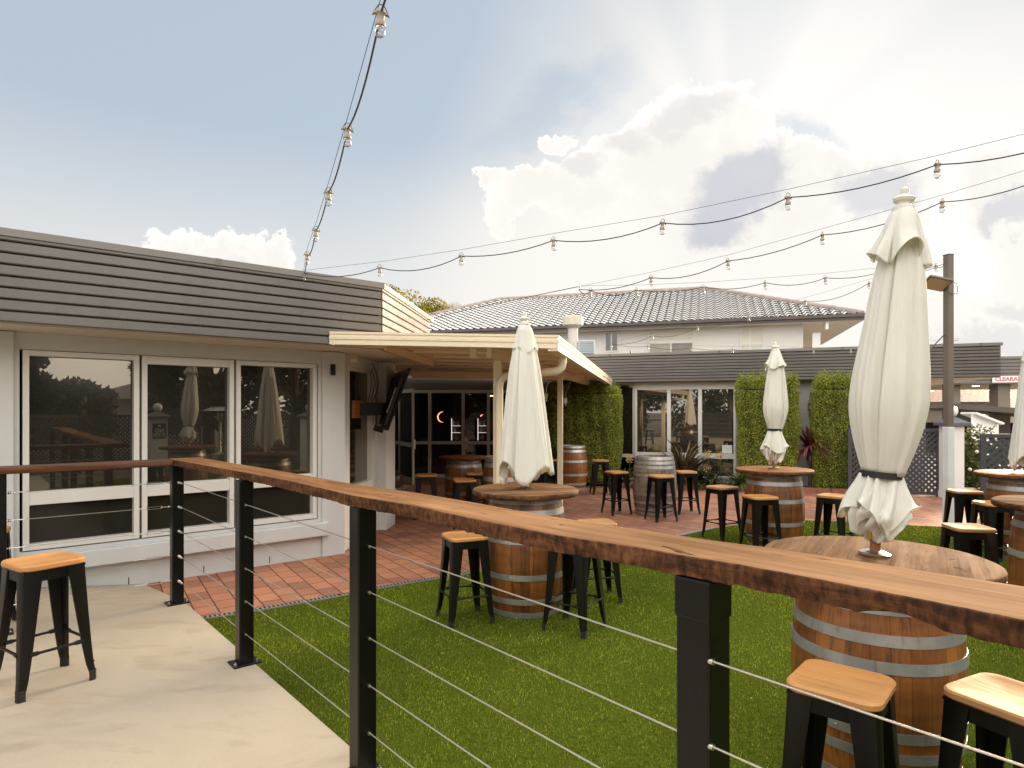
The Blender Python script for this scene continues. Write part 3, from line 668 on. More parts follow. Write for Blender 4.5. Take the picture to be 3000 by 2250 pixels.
for a, w_ in ((.035, .07), (L - .035, .07)): mb.box(DM @ Vector((a, 0, 1.03)), (w_, .04, 2.06), M=DM)
for z, h_ in ((.06, .12), (.84, .09), (2.02, .08)): mb.box(DM @ Vector((L / 2, 0, z)), (L - .14, .036, h_), M=DM)
mb.build('frame', M['darkframe'], od, smooth=False)
mb = MB(); mb.box(DM @ Vector((L / 2, 0, .46)), (L - .15, .006, .67), M=DM); mb.box(DM @ Vector((L / 2, 0, 1.43)), (L - .15, .006, 1.1), M=DM); mb.build('pane', M['glass'], od, smooth=False)
mb = MB(); mb.box(DM @ Vector((L - .06, .03, .86)), (.12, .03, .20), M=DM); mb.build('handle', M['cream'], od, smooth=False, bevel=.004)
# what glows inside
def sconce(u, v, Y, lab, r=.12):
    p = yp(u, v, Y); o = empty('round_wall_light', p, label=lab, cat='wall light', group=None)
    mb = MB(); prof = [(r * .70, 0), (r, 0), (r, .02), (r * .7, .02)]
    mb.lathe([(r * .4, 0), (r * 1.03, 0), (r * 1.03, .012), (r * .4, .012)], 28, mi=0); ob = mb.build('glow_ring', plain('lit ring', (1, .6, .3), .5, emis=(1, .48, .20), es=3.5), o); ob.rotation_euler = (R(90), 0, 0)
    mb = MB(); mb.lathe([(r * .98, -.03), (r, -.02), (r, .0), (r * .98, .01)], 28); ob = mb.build('disc', M['dark'], o); ob.rotation_euler = (R(90), 0, 0); ob.location = (.035, -.05, 0)
sconce(1297, 1222, 18.2, 'glowing round wall light seen through the left lobby door', .15)
sconce(1414, 1222, 20.4, 'fainter round wall light above the bottle fridge', .08)
fb_, fe_ = plain('fridge cabinet', (.02, .02, .022), .5), plain('fridge strip light', (.8, .8, 1), .5, emis=(.80, .82, 1), es=2.2)
bc_ = [paint('bottle amber', (.20, .07, .02), .2), paint('bottle green', (.06, .12, .03), .2), paint('bottle pale', (.55, .50, .45), .3)]
def fridge(u0, u1, v0, v1, Y, lab):
    a = yp(u0, v1, Y); b = yp(u1, v0, Y); w_ = b.x - a.x; hh = b.z - a.z; o = empty('bottle_fridge', (a.x + w_ / 2, Y, a.z), label=lab, cat='fridge', group='drinks fridges behind the bar')
    mb = MB(); mb.box((0, .3, hh / 2), (w_, .02, hh + .1)); mb.box((-w_ / 2 - .02, .15, hh / 2), (.03, .3, hh + .1)); mb.box((w_ / 2 + .02, .15, hh / 2), (.03, .3, hh + .1)); mb.box((0, .15, hh + .04), (w_, .3, .03)); mb.box((0, .15, -.04), (w_, .3, .03)); mb.build('cabinet', fb_, o, smooth=False)
    mb = MB(); mb.box((-w_ / 2 + .012, .0, hh / 2), (.018, .012, hh)); 
    for k in (.35, .66): mb.box((0, .02, hh * k), (w_ * .9, .008, .010))
    mb.build('strip_light', fe_, o, smooth=False)
    for j in range(3):
        for i in range(4):
            mb = MB(); mb.lathe([(.026, 0), (.028, .01), (.028, .10), (.010, .135), (.010, .17)], 10, (-w_ / 2 + .06 + i * (w_ - .1) / 4, .10, hh * .335 * j + .005)); mb.build('bottle', bc_[(i + j) % 3], o)
fridge(1322, 1350, 1226, 1290, 19.5, 'lit glass fridge of bottles left of the second fridge, seen through the door')
fridge(1399, 1426, 1226, 1290, 19.5, 'lit glass fridge of bottles behind the right lobby door')
o = empty('strip_lamp', yp(1446, 1160, 19), label='bright ceiling strip lamp inside above the bar', cat='ceiling lamp')
mb = MB(); mb.box((0, 0, 0), (.24, .06, .03)); mb.build('lamp_cover', plain('lit tube', (1, .9, .7), .5, emis=(1, .80, .5), es=6), o, smooth=False)
mb = MB(); mb.box((0, 0, .03), (.28, .09, .025)); mb.build('housing', M['white'], o, smooth=False)
mb = MB()
# potted plant and pebbles beside the open door
def strap_plant(name, loc, n, L, w, mat, label, cat, seed, droop=1.0, spread=.9, stem=0, stemmat=None, group=None, upright=0.35):
    g = np.random.default_rng(seed); root = empty(name, loc, label=label, cat=cat, group=group)
    V = []; Fs = []; k = 0
    for i in range(n):
        az = g.uniform(0, 2 * np.pi); el0 = R(g.uniform(90 - 80 * spread, 88)); ll = L * g.uniform(.6, 1.1); ww = w * g.uniform(.7, 1.2); p = np.array([g.uniform(-.04, .04), g.uniform(-.04, .04), stem]); seg = 7; el = el0
        dirh = np.array([math.cos(az), math.sin(az), 0]); side = np.array([-math.sin(az), math.cos(az), 0]); b = len(V)
        for s_ in range(seg + 1):
            t = s_ / seg; wd_ = ww * (1 - t ** 2.2) * (.55 + .9 * min(1, t * 3)) * .5 + .0008
            V.append(p - side * wd_ + np.array([0, 0, .15 * wd_])); V.append(p + side * wd_ + np.array([0, 0, .15 * wd_]))
            p = p + (dirh * math.cos(el) + np.array([0, 0, math.sin(el)])) * ll / seg; el -= droop * R(g.uniform(6, 20)) * (1 + upright * t)
        for s_ in range(seg): Fs.append((b + 2 * s_, b + 2 * s_ + 1, b + 2 * s_ + 3, b + 2 * s_ + 2))
    V = np.array(V); V[:, 2] = np.maximum(V[:, 2], .012 - loc[2] * 0); npmesh('foliage', V, np.array(Fs), mat, root)
    if stem:
        mb = MB(); mb.tube([(0, 0, -.02), (.01, 0, stem * .5), (0, 0, stem + .02)], [.04, .032, .035], 9); mb.build('stem', M['bark'], root)
    return root
pp = strap_plant('potted_plant', (-2.42, 13.2, .28), 18, .28, .03, M['green_strap'], 'small plant with pale flowers in a brown pot by the open door', 'plant', 5)
mb = MB(); mb.lathe([(.10, -.28), (.16, -.20), (.17, -.06), (.15, 0), (.165, .01), (.14, .0), (.10, -.01)], 22); mb.build('pot', paint('brown glazed pot', (.12, .05, .03), .35), pp)

# ------------------------------------------------------------------ cream pergola
pg = empty('pergola', (.3, 10, 0), label='cream steel pergola roof with posts and downpipe between the two buildings', cat='pergola')
def build_pergola():
    zr, zl = 2.31, 2.385
    G0 = Vector((.43, 6.10, 0)); G1 = Vector((2.26, 14.5, 0)); GD = (G1 - G0).normalized(); L = (G1 - G0).length
    FL = Vector((-1.83, 6.43, 0))
    ret0 = Vector((-1.36, 6.75, 0)); ret1 = Vector((-1.16, 9.2, 0)); bk = Vector((-3.0, 15.3, 0)); b2 = Vector((-3.0, 9.9, 0))
    perp = Vector((-GD.y, GD.x, 0))
    def zz(p): return zr + (Vector((p.x, p.y, 0)) - G0).dot(perp) * .0325
    poly = [G0, G1, Vector((2.1, 15.35, 0)), bk, b2, ret1, ret0, FL]
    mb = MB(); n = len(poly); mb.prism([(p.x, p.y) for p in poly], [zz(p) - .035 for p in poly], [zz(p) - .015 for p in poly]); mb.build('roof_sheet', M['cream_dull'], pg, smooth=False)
    mb = MB(); mb.bar((-1.345, 6.78, 2.285), (-1.145, 9.22, 2.285), .03, .085); mb.bar((-1.80, 6.42, 2.30), (-1.36, 6.79, 2.30), .03, .08); mb.build('beam', M['cream_dull'], pg, smooth=False)
    # ribs under the sheet, parallel to the front edge
    fd = (FL - G0).normalized(); mb = MB()
    for k in range(1, 12):
        s_ = G0 + GD * (k * .72); lmax = 2.25 if k < 4 else 4.6
        if k < 4: lmax = 1.95 - .0 * k
        e_ = s_ + fd * lmax; mb.bar((s_.x, s_.y, zz(s_) - .052), (e_.x, e_.y, zz(e_) - .052), .05, .03)
    mb.build('roof_rib', M['cream'], pg, smooth=False)
    # front fascia with slots
    mb = MB(); mb2 = MB()
    for (z0, z1, o_) in ((-.022, 0.0, .012), (-.045, -.022, .004), (-.075, -.045, .016), (-.128, -.075, .008)):
        a, b = G0, FL; nrm = Vector((fd.y, -fd.x, 0)); nrm = -nrm if nrm.y > 0 else nrm
        vs = [a + nrm * o_, b + nrm * o_, b - nrm * .03, a - nrm * .03]
        hz = [zr + .012, zl + .012, zl + .012, zr + .012]; mb.prism([(p.x, p.y) for p in vs], [h + z0 for h in hz], [h + z1 for h in hz])
    for k in range(19):
        t = (k + .5) / 19; p = G0.lerp(FL, t); h = zr + (zl - zr) * t + .012 - .058; mb2.bar(p + nrm * .0165 + fd * -.018 + Vector((0, 0, h)), p + nrm * .0165 + fd * .018 + Vector((0, 0, h)), .003, .006)
    f = mb.build('front_fascia', M['cream'], pg, smooth=False); mb2.build('slot', M['cream_dull'], f, smooth=False)
    # gutter along the right side
    gn = Vector((GD.y, -GD.x, 0)); mb = MB(); mb2 = MB()
    for (z0, z1, o_) in ((-.022, .0, .014), (-.045, -.022, .006), (-.075, -.045, .018), (-.15, -.075, .010)):
        vs = [G0 + gn * o_, G1 + gn * o_, G1 - gn * .09, G0 - gn * .09]; mb.prism([(p.x, p.y) for p in vs], zr + .012 + z0, zr + .012 + z1)
    for k in range(64):
        p = G0 + GD * (k + .5) * L / 64; mb2.bar(p + gn * .0185 - GD * .02 + Vector((0, 0, zr - .047)), p + gn * .0185 + GD * .02 + Vector((0, 0, zr - .047)), .003, .006)
    f = mb.build('gutter', M['cream'], pg, smooth=False); mb2.build('slot', M['cream_dull'], f, smooth=False)
    # beams and posts
    pa = Vector((-.20, 6.75, 0)); pb = Vector((.79, 10.5, 0)); bd = (pb - pa).normalized(); pe = pb + bd * 4.2
    mb = MB(); mb.bar((pa.x - bd.x * .15, pa.y - bd.y * .15, 2.205), (pe.x, pe.y, 2.205), .05, .12); mb.build('beam', M['cream'], pg, smooth=False, bevel=.003)
    mb = MB(); mb.bar((-1.75, 11.2, 2.23), (1.25, 11.2, 2.19), .05, .11); mb.build('beam', M['cream_dull'], pg, smooth=False, bevel=.003)
    for p, w_ in ((Vector((-.155, 7.0, 0)), .085), (pb, .085)):
        mb = MB(); mb.box((p.x, p.y, 1.075), (w_, w_, 2.15), rz=R(-12)); mb.build('post', M['cream'], pg, smooth=False, bevel=.004)
    mb = MB(); mb.box((-.40, 6.62, 2.19), (.07, .10, .10)); mb.build('beam_end', M['cream'], pg, smooth=False, bevel=.003)
    # downpipe: out of the gutter, back to the post and down
    q0 = G0 + GD * .75 - gn * .05
    pts = [(q0.x, q0.y, 2.18), (q0.x, q0.y, 2.12), (q0.x - .01, q0.y, 2.07), (q0.x - .04, q0.y, 2.035), (q0.x - .10, q0.y, 2.02), (-.02, 6.93, 1.985), (-.085, 6.93, 1.97), (-.125, 6.93, 1.93), (-.14, 6.92, 1.86), (-.14, 6.92, .05)]
    mb = MB(); mb.tube(pts, .044, 16); mb.build('downpipe', M['cream'], pg)
    mb = MB(); mb.box((1.45, 11.9, 2.24), (.55, .3, .02)); mb.build('vent_grille', M['cream_dull'], pg, smooth=False)
under(pg, build_pergola)
for i, (u, v, Y, lab) in enumerate(((1600, 1150, 11.6, 'black hanging heater with white control tag left of the second pergola post'), (1657, 1165, 12.4, 'black hanging heater with white control tag right of the second pergola post'))):
    p = yp(u, v, Y); o = empty('hanging_heater', p, label=lab, cat='heater', group='heaters hung under the pergola')
    mb = MB(); mb.box((-.12, .05, -.12), (.34, .10, .07), M=Matrix.Rotation(R(35), 3, 'Y')); mb.build('reflector', M['black'], o, smooth=False, bevel=.01)
    mb = MB(); mb.tube([(0, 0, 0), (0.01, 0, .12), (.06, 0, .2), (.10, 0, 2.2 - p.z)], .006, 6); mb.build('cord', M['steel'], o)
    mb = MB(); mb.box((0, 0, -.06), (.055, .03, .10)); mb.build('control_box', M['white'], o, smooth=False, bevel=.004)
    mb = MB(); mb.tube([(0, 0, -.11), (.005, 0, -.16)], .008, 6); mb.build('pull', M['steel'], o)

# ------------------------------------------------------------------ rear wing
WD = Vector((.944, -.329, 0)).normalized()
FW = Plane((2.846, 14.55), WD); WW = Plane((2.846 + .08, 14.8), WD)
wg = empty('rear_wing', (3.5, 15.2, 0), label='low grey wing with charcoal ribbed fascia and white framed window behind the patio', cat='building')
def build_wing():
    zt, zb = 2.90, 2.25
    aR = FW.a(2931)
    cladding(FW, -1.75, aR, zb, zt, wg, pitch=.0625)
    mb = MB(); pl = Plane(FW.pt(aR, 0), Vector((.329, .944, 0)))
    vs = [FW.pt(-1.75, 0, -.03), FW.pt(aR, 0, -.03), FW.pt(aR, 0, -5), FW.pt(-1.75, 0, -5)]; mb.prism([(p.x, p.y) for p in vs], zb + .001, zb + .02); mb.build('soffit', M['soffit'], wg, smooth=False)
    mb = MB(); mb.prism([(p.x, p.y) for p in vs], zt - .1, zt - .06); mb.build('roof', M['capping'], wg, smooth=False)
    a0 = WW.a(1861); a1 = WW.a(2155)
    aE = WW.a(2500)
    mb = MB(); WW.slab(mb, a1 + .0, aE + 1.3, 0, zb, -.2, 0); WW.slab(mb, a0, a1, 0, .10, -.2, 0); WW.slab(mb, a0 - 1.35, a0 - .95, 0, zb, -.2, 0)
    mb.build('wall', M['wall_wing'], wg, smooth=False)
    cols_ = [a0] + [WW.az(u, 1200)[0] for u in (1960, 2051)] + [a1]
    zt_, zb_, tr = 2.245, .10, .60
    for i in range(3):
        c0, c1 = cols_[i], cols_[i + 1]; w = .042; f = MB()
        WW.slab(f, c0, c0 + w, zb_, zt_, -.08, .02); WW.slab(f, c1 - w, c1, zb_, zt_, -.08, .02); WW.slab(f, c0 + w, c1 - w, zt_ - .16, zt_, -.08, .018); WW.slab(f, c0 + w, c1 - w, zb_, zb_ + .05, -.08, .018); WW.slab(f, c0 + w, c1 - w, tr - .06, tr + .05, -.08, .016)
        wo_ = f.build('window', M['alu'], wg, smooth=False)
        for z0, z1 in ((zb_ + .05, tr - .06), (tr + .05, zt_ - .16)):
            g = MB(); WW.slab(g, c0 + w - .003, c1 - w + .003, z0, z1, -.05, -.044); g.build('pane', M['glass_wing'], wo_, smooth=False)
        if i == 2:
            g = MB(); WW.slab(g, c1 - w - .24, c1 - w - .03, tr + .06, tr + .24, -.043, -.040); g.build('notice', M['white'], wo_, smooth=False)
    # set-back dark glazing left of the window
    q = WW.pt(a0, 0); PL = Plane(q, Vector((-.80, .45, 0))); PL = Plane(PL.pt(1.25, 0), -PL.d); g = MB(); PL.slab(g, 0, 1.25, .60, zb, -.02, -.014); g.build('side_glazing', M['glass_wing'], wg, smooth=False)
    g = MB(); PL.slab(g, 0, 1.25, .52, .60, -.03, .0); PL.slab(g, 0, 1.25, .0, .06, -.03, 0); PL.slab(g, 0.62, .66, .06, .52, -.03, 0); PL.slab(g, 1.19, 1.25, .6, zb, -.03, .01); PL.slab(g, 0, 1.19, 2.19, zb, -.03, .01); g.build('side_frame', M['darkframe'], wg, smooth=False)
    g = MB(); WW.slab(g, a0 - 1.3, aE, .0, zb, -1.3, -1.25); g.build('blind', M['dark'], wg, smooth=False)  # dark sheet behind the panes stands in for the unlit room
    mb = MB(); WW.slab(mb, aE - .02, aE + .0, .4, zb, .001, .004); mb.build('cover_strip', M['soffit'], wg, smooth=False)
under(wg, build_wing)
# flue
p = yp(1678.5, 927, 17.0); fl = empty('flue', (p.x, p.y, 2.7), label='white metal flue with a wide round cap on the wing roof', cat='chimney')
mb = MB(); mb.lathe([(.135, 0), (.135, 1.15)], 24); mb.build('pipe', paint('weathered white flue', (.58, .54, .49), .45, dirt=.5, src='Object'), fl)
h = p.z - 2.7; mb = MB(); mb.lathe([(.135, h - .33), (.27, h - .24), (.275, h - .02), (.25, h), (.02, h + .01)], 28); mb.build('cap', paint('cream flue cap', (.62, .57, .48), .45, dirt=.3, src='Object'), fl)
p = yp(1716, 1018, 16.2); o = empty('air_conditioner', (p.x, p.y, 2.85), label='pale blue grey box unit on the roof beside the white flue', cat='air conditioner')
mb = MB(); mb.box((0, 0, p.z - 2.85 + .16 - .16), (.42, .35, .34)); mb.build('casing', paint('blue grey casing', (.38, .45, .48), .5), o, smooth=False, bevel=.02)
mb = MB()
for k in range(7): mb.box((0, -.178, p.z - 2.85 - .12 + k * .04), (.34, .006, .012))
mb.build('grille', M['capping'], o, smooth=False)

# ------------------------------------------------------------------ two storey house with tiled hip roof
GD_ = Vector((-.956, .292, 0)).normalized(); GI = Vector((.292, .956, 0)).normalized()
EC = Vector((13.03, 23.8, 0))
hs = empty('two_storey_house', EC + GD_ * 10 + GI * 5, label='two storey house with grey tiled hip roof behind the wing', cat='house')
def build_house():
    zE, zR, DD, LT = 5.17, 7.46, 5.65, 21.7
    WPL = Plane(EC + GI * .62 + GD_ * 1.5, -GD_)    # origin at the wall's right corner
    WPL = Plane(EC + GI * .62 + GD_ * 20, -GD_); Lw = 20 - 1.95
    mb = MB(); WPL.slab(mb, 0, Lw, 0, 4.98, -.25, 0)
    mb.build('wall', M['wall_house'], hs, smooth=False)
    pr = Plane(WPL.pt(Lw, 0, -.005), GI); mb = MB(); pr.slab(mb, 0.25, 9.5, 0, 4.98, -.25, .0); mb.build('wall', M['wall_house'], hs, smooth=False)
    mb = MB(); q = [EC, EC + GD_ * LT, EC + GD_ * LT + GI * 2 * DD, EC + GI * 2 * DD]; mb.prism([(p.x, p.y) for p in q], 4.98, 5.0); mb.build('soffit', M['soffit'], hs, smooth=False)
    # gutter and fascia board
    mb = MB()
    gp_ = Plane(EC + GD_ * LT, -GD_); gp_.slab(mb, 0, LT + .05, 4.985, 5.17, .0, .05); gp_.slab(mb, 0, LT + .12, 5.10, 5.215, .05, .13)
    g2 = Plane(EC, GI); g2.slab(mb, 0, 2 * DD, 4.985, 5.17, 0, .05); g2.slab(mb, -.13, 2 * DD, 5.10, 5.212, .05, .13); mb.build('gutter', M['gutter'], hs, smooth=False)
    # tiles
    m = NT('glazed grey roof tiles'); a = m.noise(m.mapv((1, 1, 1), src='Position'), 2.2, 5, .6); m.set('Base Color', m.ramp(a, [(.3, (.42, .41, .40)), (.7, (.62, .61, .58))])); m.set('Roughness', .24); m.set('Specular IOR Level', 1.0); m.bump(m.noise(m.mapv((1, 1, 1), src='Position'), 40, 4, .6), .01, .3)
    lap_shade = plain('painted lap shade', (.025, .022, .020), .9)  # riser faces coloured near-black for the shade line under each tile course
    def face(o0, along, inward, L, tl, tr, nm='roof'):
        nrow = 17; TW = .33; sub = 8; V = []; Fs = []; MI = []
        nc = int(L / TW) * sub; xs_ = np.linspace(0, L, nc + 1)
        ph = (xs_ / TW) % 1.0; prof = .045 * np.sin(2 * np.pi * ph) + .020 * np.sin(4 * np.pi * ph + .6)
        for r in range(nrow):
            for s_ in range(2):
                t = (r + s_) / nrow; tt = t; lift = .048 if s_ == 0 else .0
                d = DD * tt; z = 5.19 + (zR - 5.19) * tt + lift
                for x_, pf in zip(xs_, prof):
                    p = o0 + along * float(x_) + inward * d; V.append((p.x, p.y, z + pf))
        n1 = nc + 1
        for r in range(nrow):
            b0 = 2 * r * n1
            for i in range(nc):
                xm = (xs_[i] + xs_[i + 1]) / 2; dm = (r + .5) / nrow
                if xm < tl * dm or xm > L - tr * dm: continue
                Fs.append((b0 + i, b0 + i + 1, b0 + n1 + i + 1, b0 + n1 + i)); MI.append(0)
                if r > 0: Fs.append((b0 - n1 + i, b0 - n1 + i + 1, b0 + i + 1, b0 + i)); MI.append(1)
                else:
                    pass
        ob = npmesh(nm, np.array(V), np.array(Fs), m.mat, hs, smooth=False); ob.data.materials.append(lap_shade)
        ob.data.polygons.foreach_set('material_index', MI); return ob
    rf = face(EC + GD_ * LT - GI * .02, -GD_, GI, LT, DD, DD)
    face(EC, GI, GD_, 2 * DD, DD, DD, 'roof')
    # solid under-roof so no daylight shows through
    mb = MB(); b = [EC, EC + GD_ * LT, EC + GD_ * LT + GI * 2 * DD, EC + GI * 2 * DD]; t1 = EC + GD_ * DD + GI * DD; t2 = EC + GD_ * (LT - DD) + GI * DD
    vs = [(p.x, p.y, 5.12) for p in b] + [(t1.x, t1.y, zR - .1), (t2.x, t2.y, zR - .1)]; mb.add(vs, [(0, 1, 5, 4), (1, 2, 5), (2, 3, 4, 5), (3, 0, 4)]); mb.build('roof_deck', M['gutter'], hs, smooth=False)
    cap = MB(); capm = paint('ridge tile', (.27, .22, .185), .5, var=.2, scale=3)
    def ridge(a, b, nseg):
        for i in range(nseg):
            p = a.lerp(b, i / nseg); q = a.lerp(b, (i + 1.08) / nseg); cap.tube([p, q], [.115, .135], 10)
    A_ = Vector((EC.x, EC.y, 5.22)); T1 = Vector((t1.x, t1.y, zR + .03)); T2 = Vector((t2.x, t2.y, zR + .03)); B_ = Vector((b[1].x, b[1].y, 5.22))
    ridge(A_, T1, 19); ridge(T1, T2, 26); ridge(B_, T2, 19); cap.build('ridge_cap', capm, hs)
    # windows, measured on the wall
    def win(u0, v0, u1, v1, cols_, rows_, kinds):
        a0, zt_ = WPL.az(u0, v0); a1, _ = WPL.az(u1, v0); _, zb_ = WPL.az((u0 + u1) / 2, v1)
        zt_ = min(zt_, 4.95); f = MB(); w = .05; WPL.slab(f, a0, a0 + w, zb_, zt_, .0, .03); WPL.slab(f, a1 - w, a1, zb_, zt_, 0, .03); WPL.slab(f, a0 + w, a1 - w, zt_ - w, zt_, 0, .028); WPL.slab(f, a0 + w, a1 - w, zb_, zb_ + w, 0, .028)
        for c in cols_: x_ = a0 + (a1 - a0) * c; WPL.slab(f, x_ - .03, x_ + .03, zb_ + w, zt_ - w, 0, .026)
        for c in rows_: z_ = zb_ + (zt_ - zb_) * c; WPL.slab(f, a0 + w, a1 - w, z_ - .035, z_ + .035, 0, .024)
        wo_ = f.build('window', M['alu'], hs, smooth=False); xs2 = [0] + list(cols_) + [1]; zs2 = [0] + list(rows_) + [1]; k = 0
        for i in range(len(xs2) - 1):
            for j in range(len(zs2) - 1):
                g = MB(); WPL.slab(g, a0 + (a1 - a0) * xs2[i] + .03, a0 + (a1 - a0) * xs2[i + 1] - .03, zb_ + (zt_ - zb_) * zs2[j] + .035, zb_ + (zt_ - zb_) * zs2[j + 1] - .035, .004, .01); g.build('pane', kinds[k % len(kinds)], wo_, smooth=False); k += 1
    curt = paint('pale curtain behind glass', (.56, .53, .45), .35, var=.15, stretch=(6, 6, .2), scale=6, spec=.8); dk = paint('shaded pane', (.13, .115, .10), .15, spec=.9); blind = paint('cream roller blind', (.60, .56, .46), .4, spec=.6)
    win(1771, 971, 1812, 1031, (.5,), (), (dk, dk))
    win(1899, 966, 2034, 1060, (), (.60,), (blind, blind)); 
    win(1899 + 2, 1000, 2032, 1060, (.5,), (), (curt, paint('grey blind', (.40, .37, .32), .4)))
    win(2168, 955, 2238, 1060, (.42,), (.52,), (curt, blind))
    a, _ = WPL.az(2391, 1000); mb = MB(); WPL.slab(mb, a - .14, a + .14, 3.2, 4.62, .01, .10); WPL.slab(mb, a - .05 + .3, a + .25 + .1, 4.70, 5.0, .05, .55); mb.build('downpipe', M['white'], hs, smooth=False)
under(hs, build_house)
p = yp(1334, 905, 37.5); o = empty('roof_dome', (p.x, p.y, p.z - 1.0), label='grey round dome showing above the left end of the tiled roof', cat='ventilator')
mb = MB(); mb.sphere((0, 0, .8), .62, 24, 12); mb.build('dome', paint('grey dome', (.33, .31, .28), .5), o); mb = MB(); mb.lathe([(.2, -1), (.2, .5)], 16); mb.build('neck', M['capping'], o)
o = empty('roof_mast', (0, 0, 0), label='short dark pipe leaning out of the wing roof', cat='pipe'); p = yp(1857, 1031, 15.6); o.location = (p.x, p.y, 2.75)
mb = MB(); mb.tube([(0, 0, 0), (-.06, 0, .18), (-.09, 0, .33)], [.03, .022, .012], 8); mb.build('pipe', M['gutter'], o); mb = MB(); mb.lathe([(.05, -.01), (.05, .02)], 12); mb.build('collar', M['gutter'], o)

# ------------------------------------------------------------------ wine barrels and barrel tables
def br_at(z, h, rb, re):
    t = (z / h - .5) * 2; return rb - (rb - re) * abs(t) ** 2.1
def barrel_parts(root, h, rb, re, body, hoopm, hoops, wood_top=True):
    mb = MB(); n = 28 * 4; prof = [(br_at(z, h, rb, re), z) for z in np.linspace(.0, h, 25)]
    def fn(r, z, t):
        k = (t / (2 * math.pi) * 28) % 1.0; return r - (.003 if min(k, 1 - k) < .05 else 0)
    prof = prof + [(re - .012, h), (re - .016, h - .03), (.01, h - .032)]
    mb.lathe(prof, n, fn=lambda r, z, t: fn(r, z, t) if r > .2 else r); b = mb.build('staves', body, root, ang=50)
    for (z, w) in hoops:
        mb = MB(); pr = []
        for k in (0, .5, 1):
            zz_ = z - w / 2 + w * k; pr.append((br_at(min(max(zz_, 0), h), h, rb, re) + .0035, zz_))
        pr = [(pr[0][0] - .004, pr[0][1])] + pr + [(pr[2][0] - .004, pr[2][1])]
        mb.lathe(pr, 56, cap=False)
        t = rnd.uniform(0, 6.28)
        for s_ in (-1, 1): 
            r_ = pr[2][0] + .001; mb.sphere((r_ * math.cos(t + .05 * s_), r_ * math.sin(t + .05 * s_), z), .006, 8, 5)
        mb.build('hoop', hoopm, root)
    return b
HOOPS = [(.025, .045), (.13, .045), (.315, .045), (.585, .045), (.79, .045), (.875, .045)]
def tabletop(root, r, z, th, mat, edge=None):
    mb = MB(); ov = lambda rr, zz, t: rr * (1 + .006 * math.sin(3 * t + 1) + .004 * math.sin(7 * t)) if rr > .1 else rr
    mb.lathe([(.01, 0), (r - .012, 0), (r - .003, .006), (r, .015), (r, th - .012), (r - .004, th - .004), (r - .014, th), (.01, th)], 96, (0, 0, z), fn=ov)
    mb.m = [1 if 96 * 1 <= i < 96 * 5 else 0 for i in range(len(mb.f))]
    return mb.build('tabletop', [mat, M['rail_edge']], root, ang=50)
def barrel_table(x, y, htop, r, label, body=None, top=None, rz=0, hs_=1.0, rb=.335, hoops=None):
    root = empty('barrel_table', (x, y, 0), rz, label, 'barrel table', 'wine barrel tables'); hh = htop - .045
    hp = [(z * hh / .90, w) for z, w in (hoops or HOOPS)]
    barrel_parts(root, hh, rb, rb - .055, body or M['oak'], M['hoop'], hp); tabletop(root, r, hh + .001, .045, top or M['table']); return root
T1 = barrel_table(.11, 5.2, .97, .43, 'barrel table on the lawn in the middle under the closed loose umbrella', M['oak_dark'], rz=.3)
T2 = barrel_table(1.58, 2.79, .97, .455, 'large near barrel table directly behind the handrail on the right', M['oak'], rz=1.0, hoops=[(.025, .045), (.12, .04), (.245, .04), (.325, .04), (.585, .045), (.685, .045), (.80, .045), (.875, .045)])
T3 = barrel_table(3.10, 7.58, .915, .435, 'barrel table at the lawn edge under the strapped umbrella in front of the hedge', M['oak_dark'], M['table_warm'], rz=2)
T4 = barrel_table(3.90, 4.50, .955, .43, 'barrel table cut by the right frame edge, nearest on the right', M['oak'], rz=2.6)
T5 = barrel_table(5.55, 6.98, .925, .43, 'barrel table under the umbrella at the right frame edge', M['oak_dark'], M['table_warm'], rz=.8)
T6 = barrel_table(-.78, 10.4, .865, .40, 'barrel table under the pergola in front of the lobby doors', M['oak'], M['table_warm'], rz=1.4, rb=.315)
def barrel(x, y, body, hoopm, label, h=.90, rb=.335, hoops=None):
    root = empty('wine_barrel', (x, y, 0), rnd.uniform(0, 6), label, 'barrel', 'wine barrels standing without tabletops')
    barrel_parts(root, h, rb, rb - .055, body, hoopm, hoops or HOOPS); return root
barrel(2.22, 9.98, M['oak_grey'], M['hoop'], 'weathered grey barrel with many hoops on the brick paving', .90, .335, [(.03, .05), (.10, .035), (.20, .04), (.33, .04), (.62, .04), (.74, .045), (.81, .045), (.875, .05)])
barrel(1.22, 13.1, M['oak'], M['hoop_bright'], 'orange oak barrel right of the second pergola post before the hedge', .87, .32)
barrel(-.12, 9.75, M['oak'], M['hoop_bright'], 'pale oak barrel half hidden behind the first pergola post', .90, .33, [(z, .07) for z, w in HOOPS])

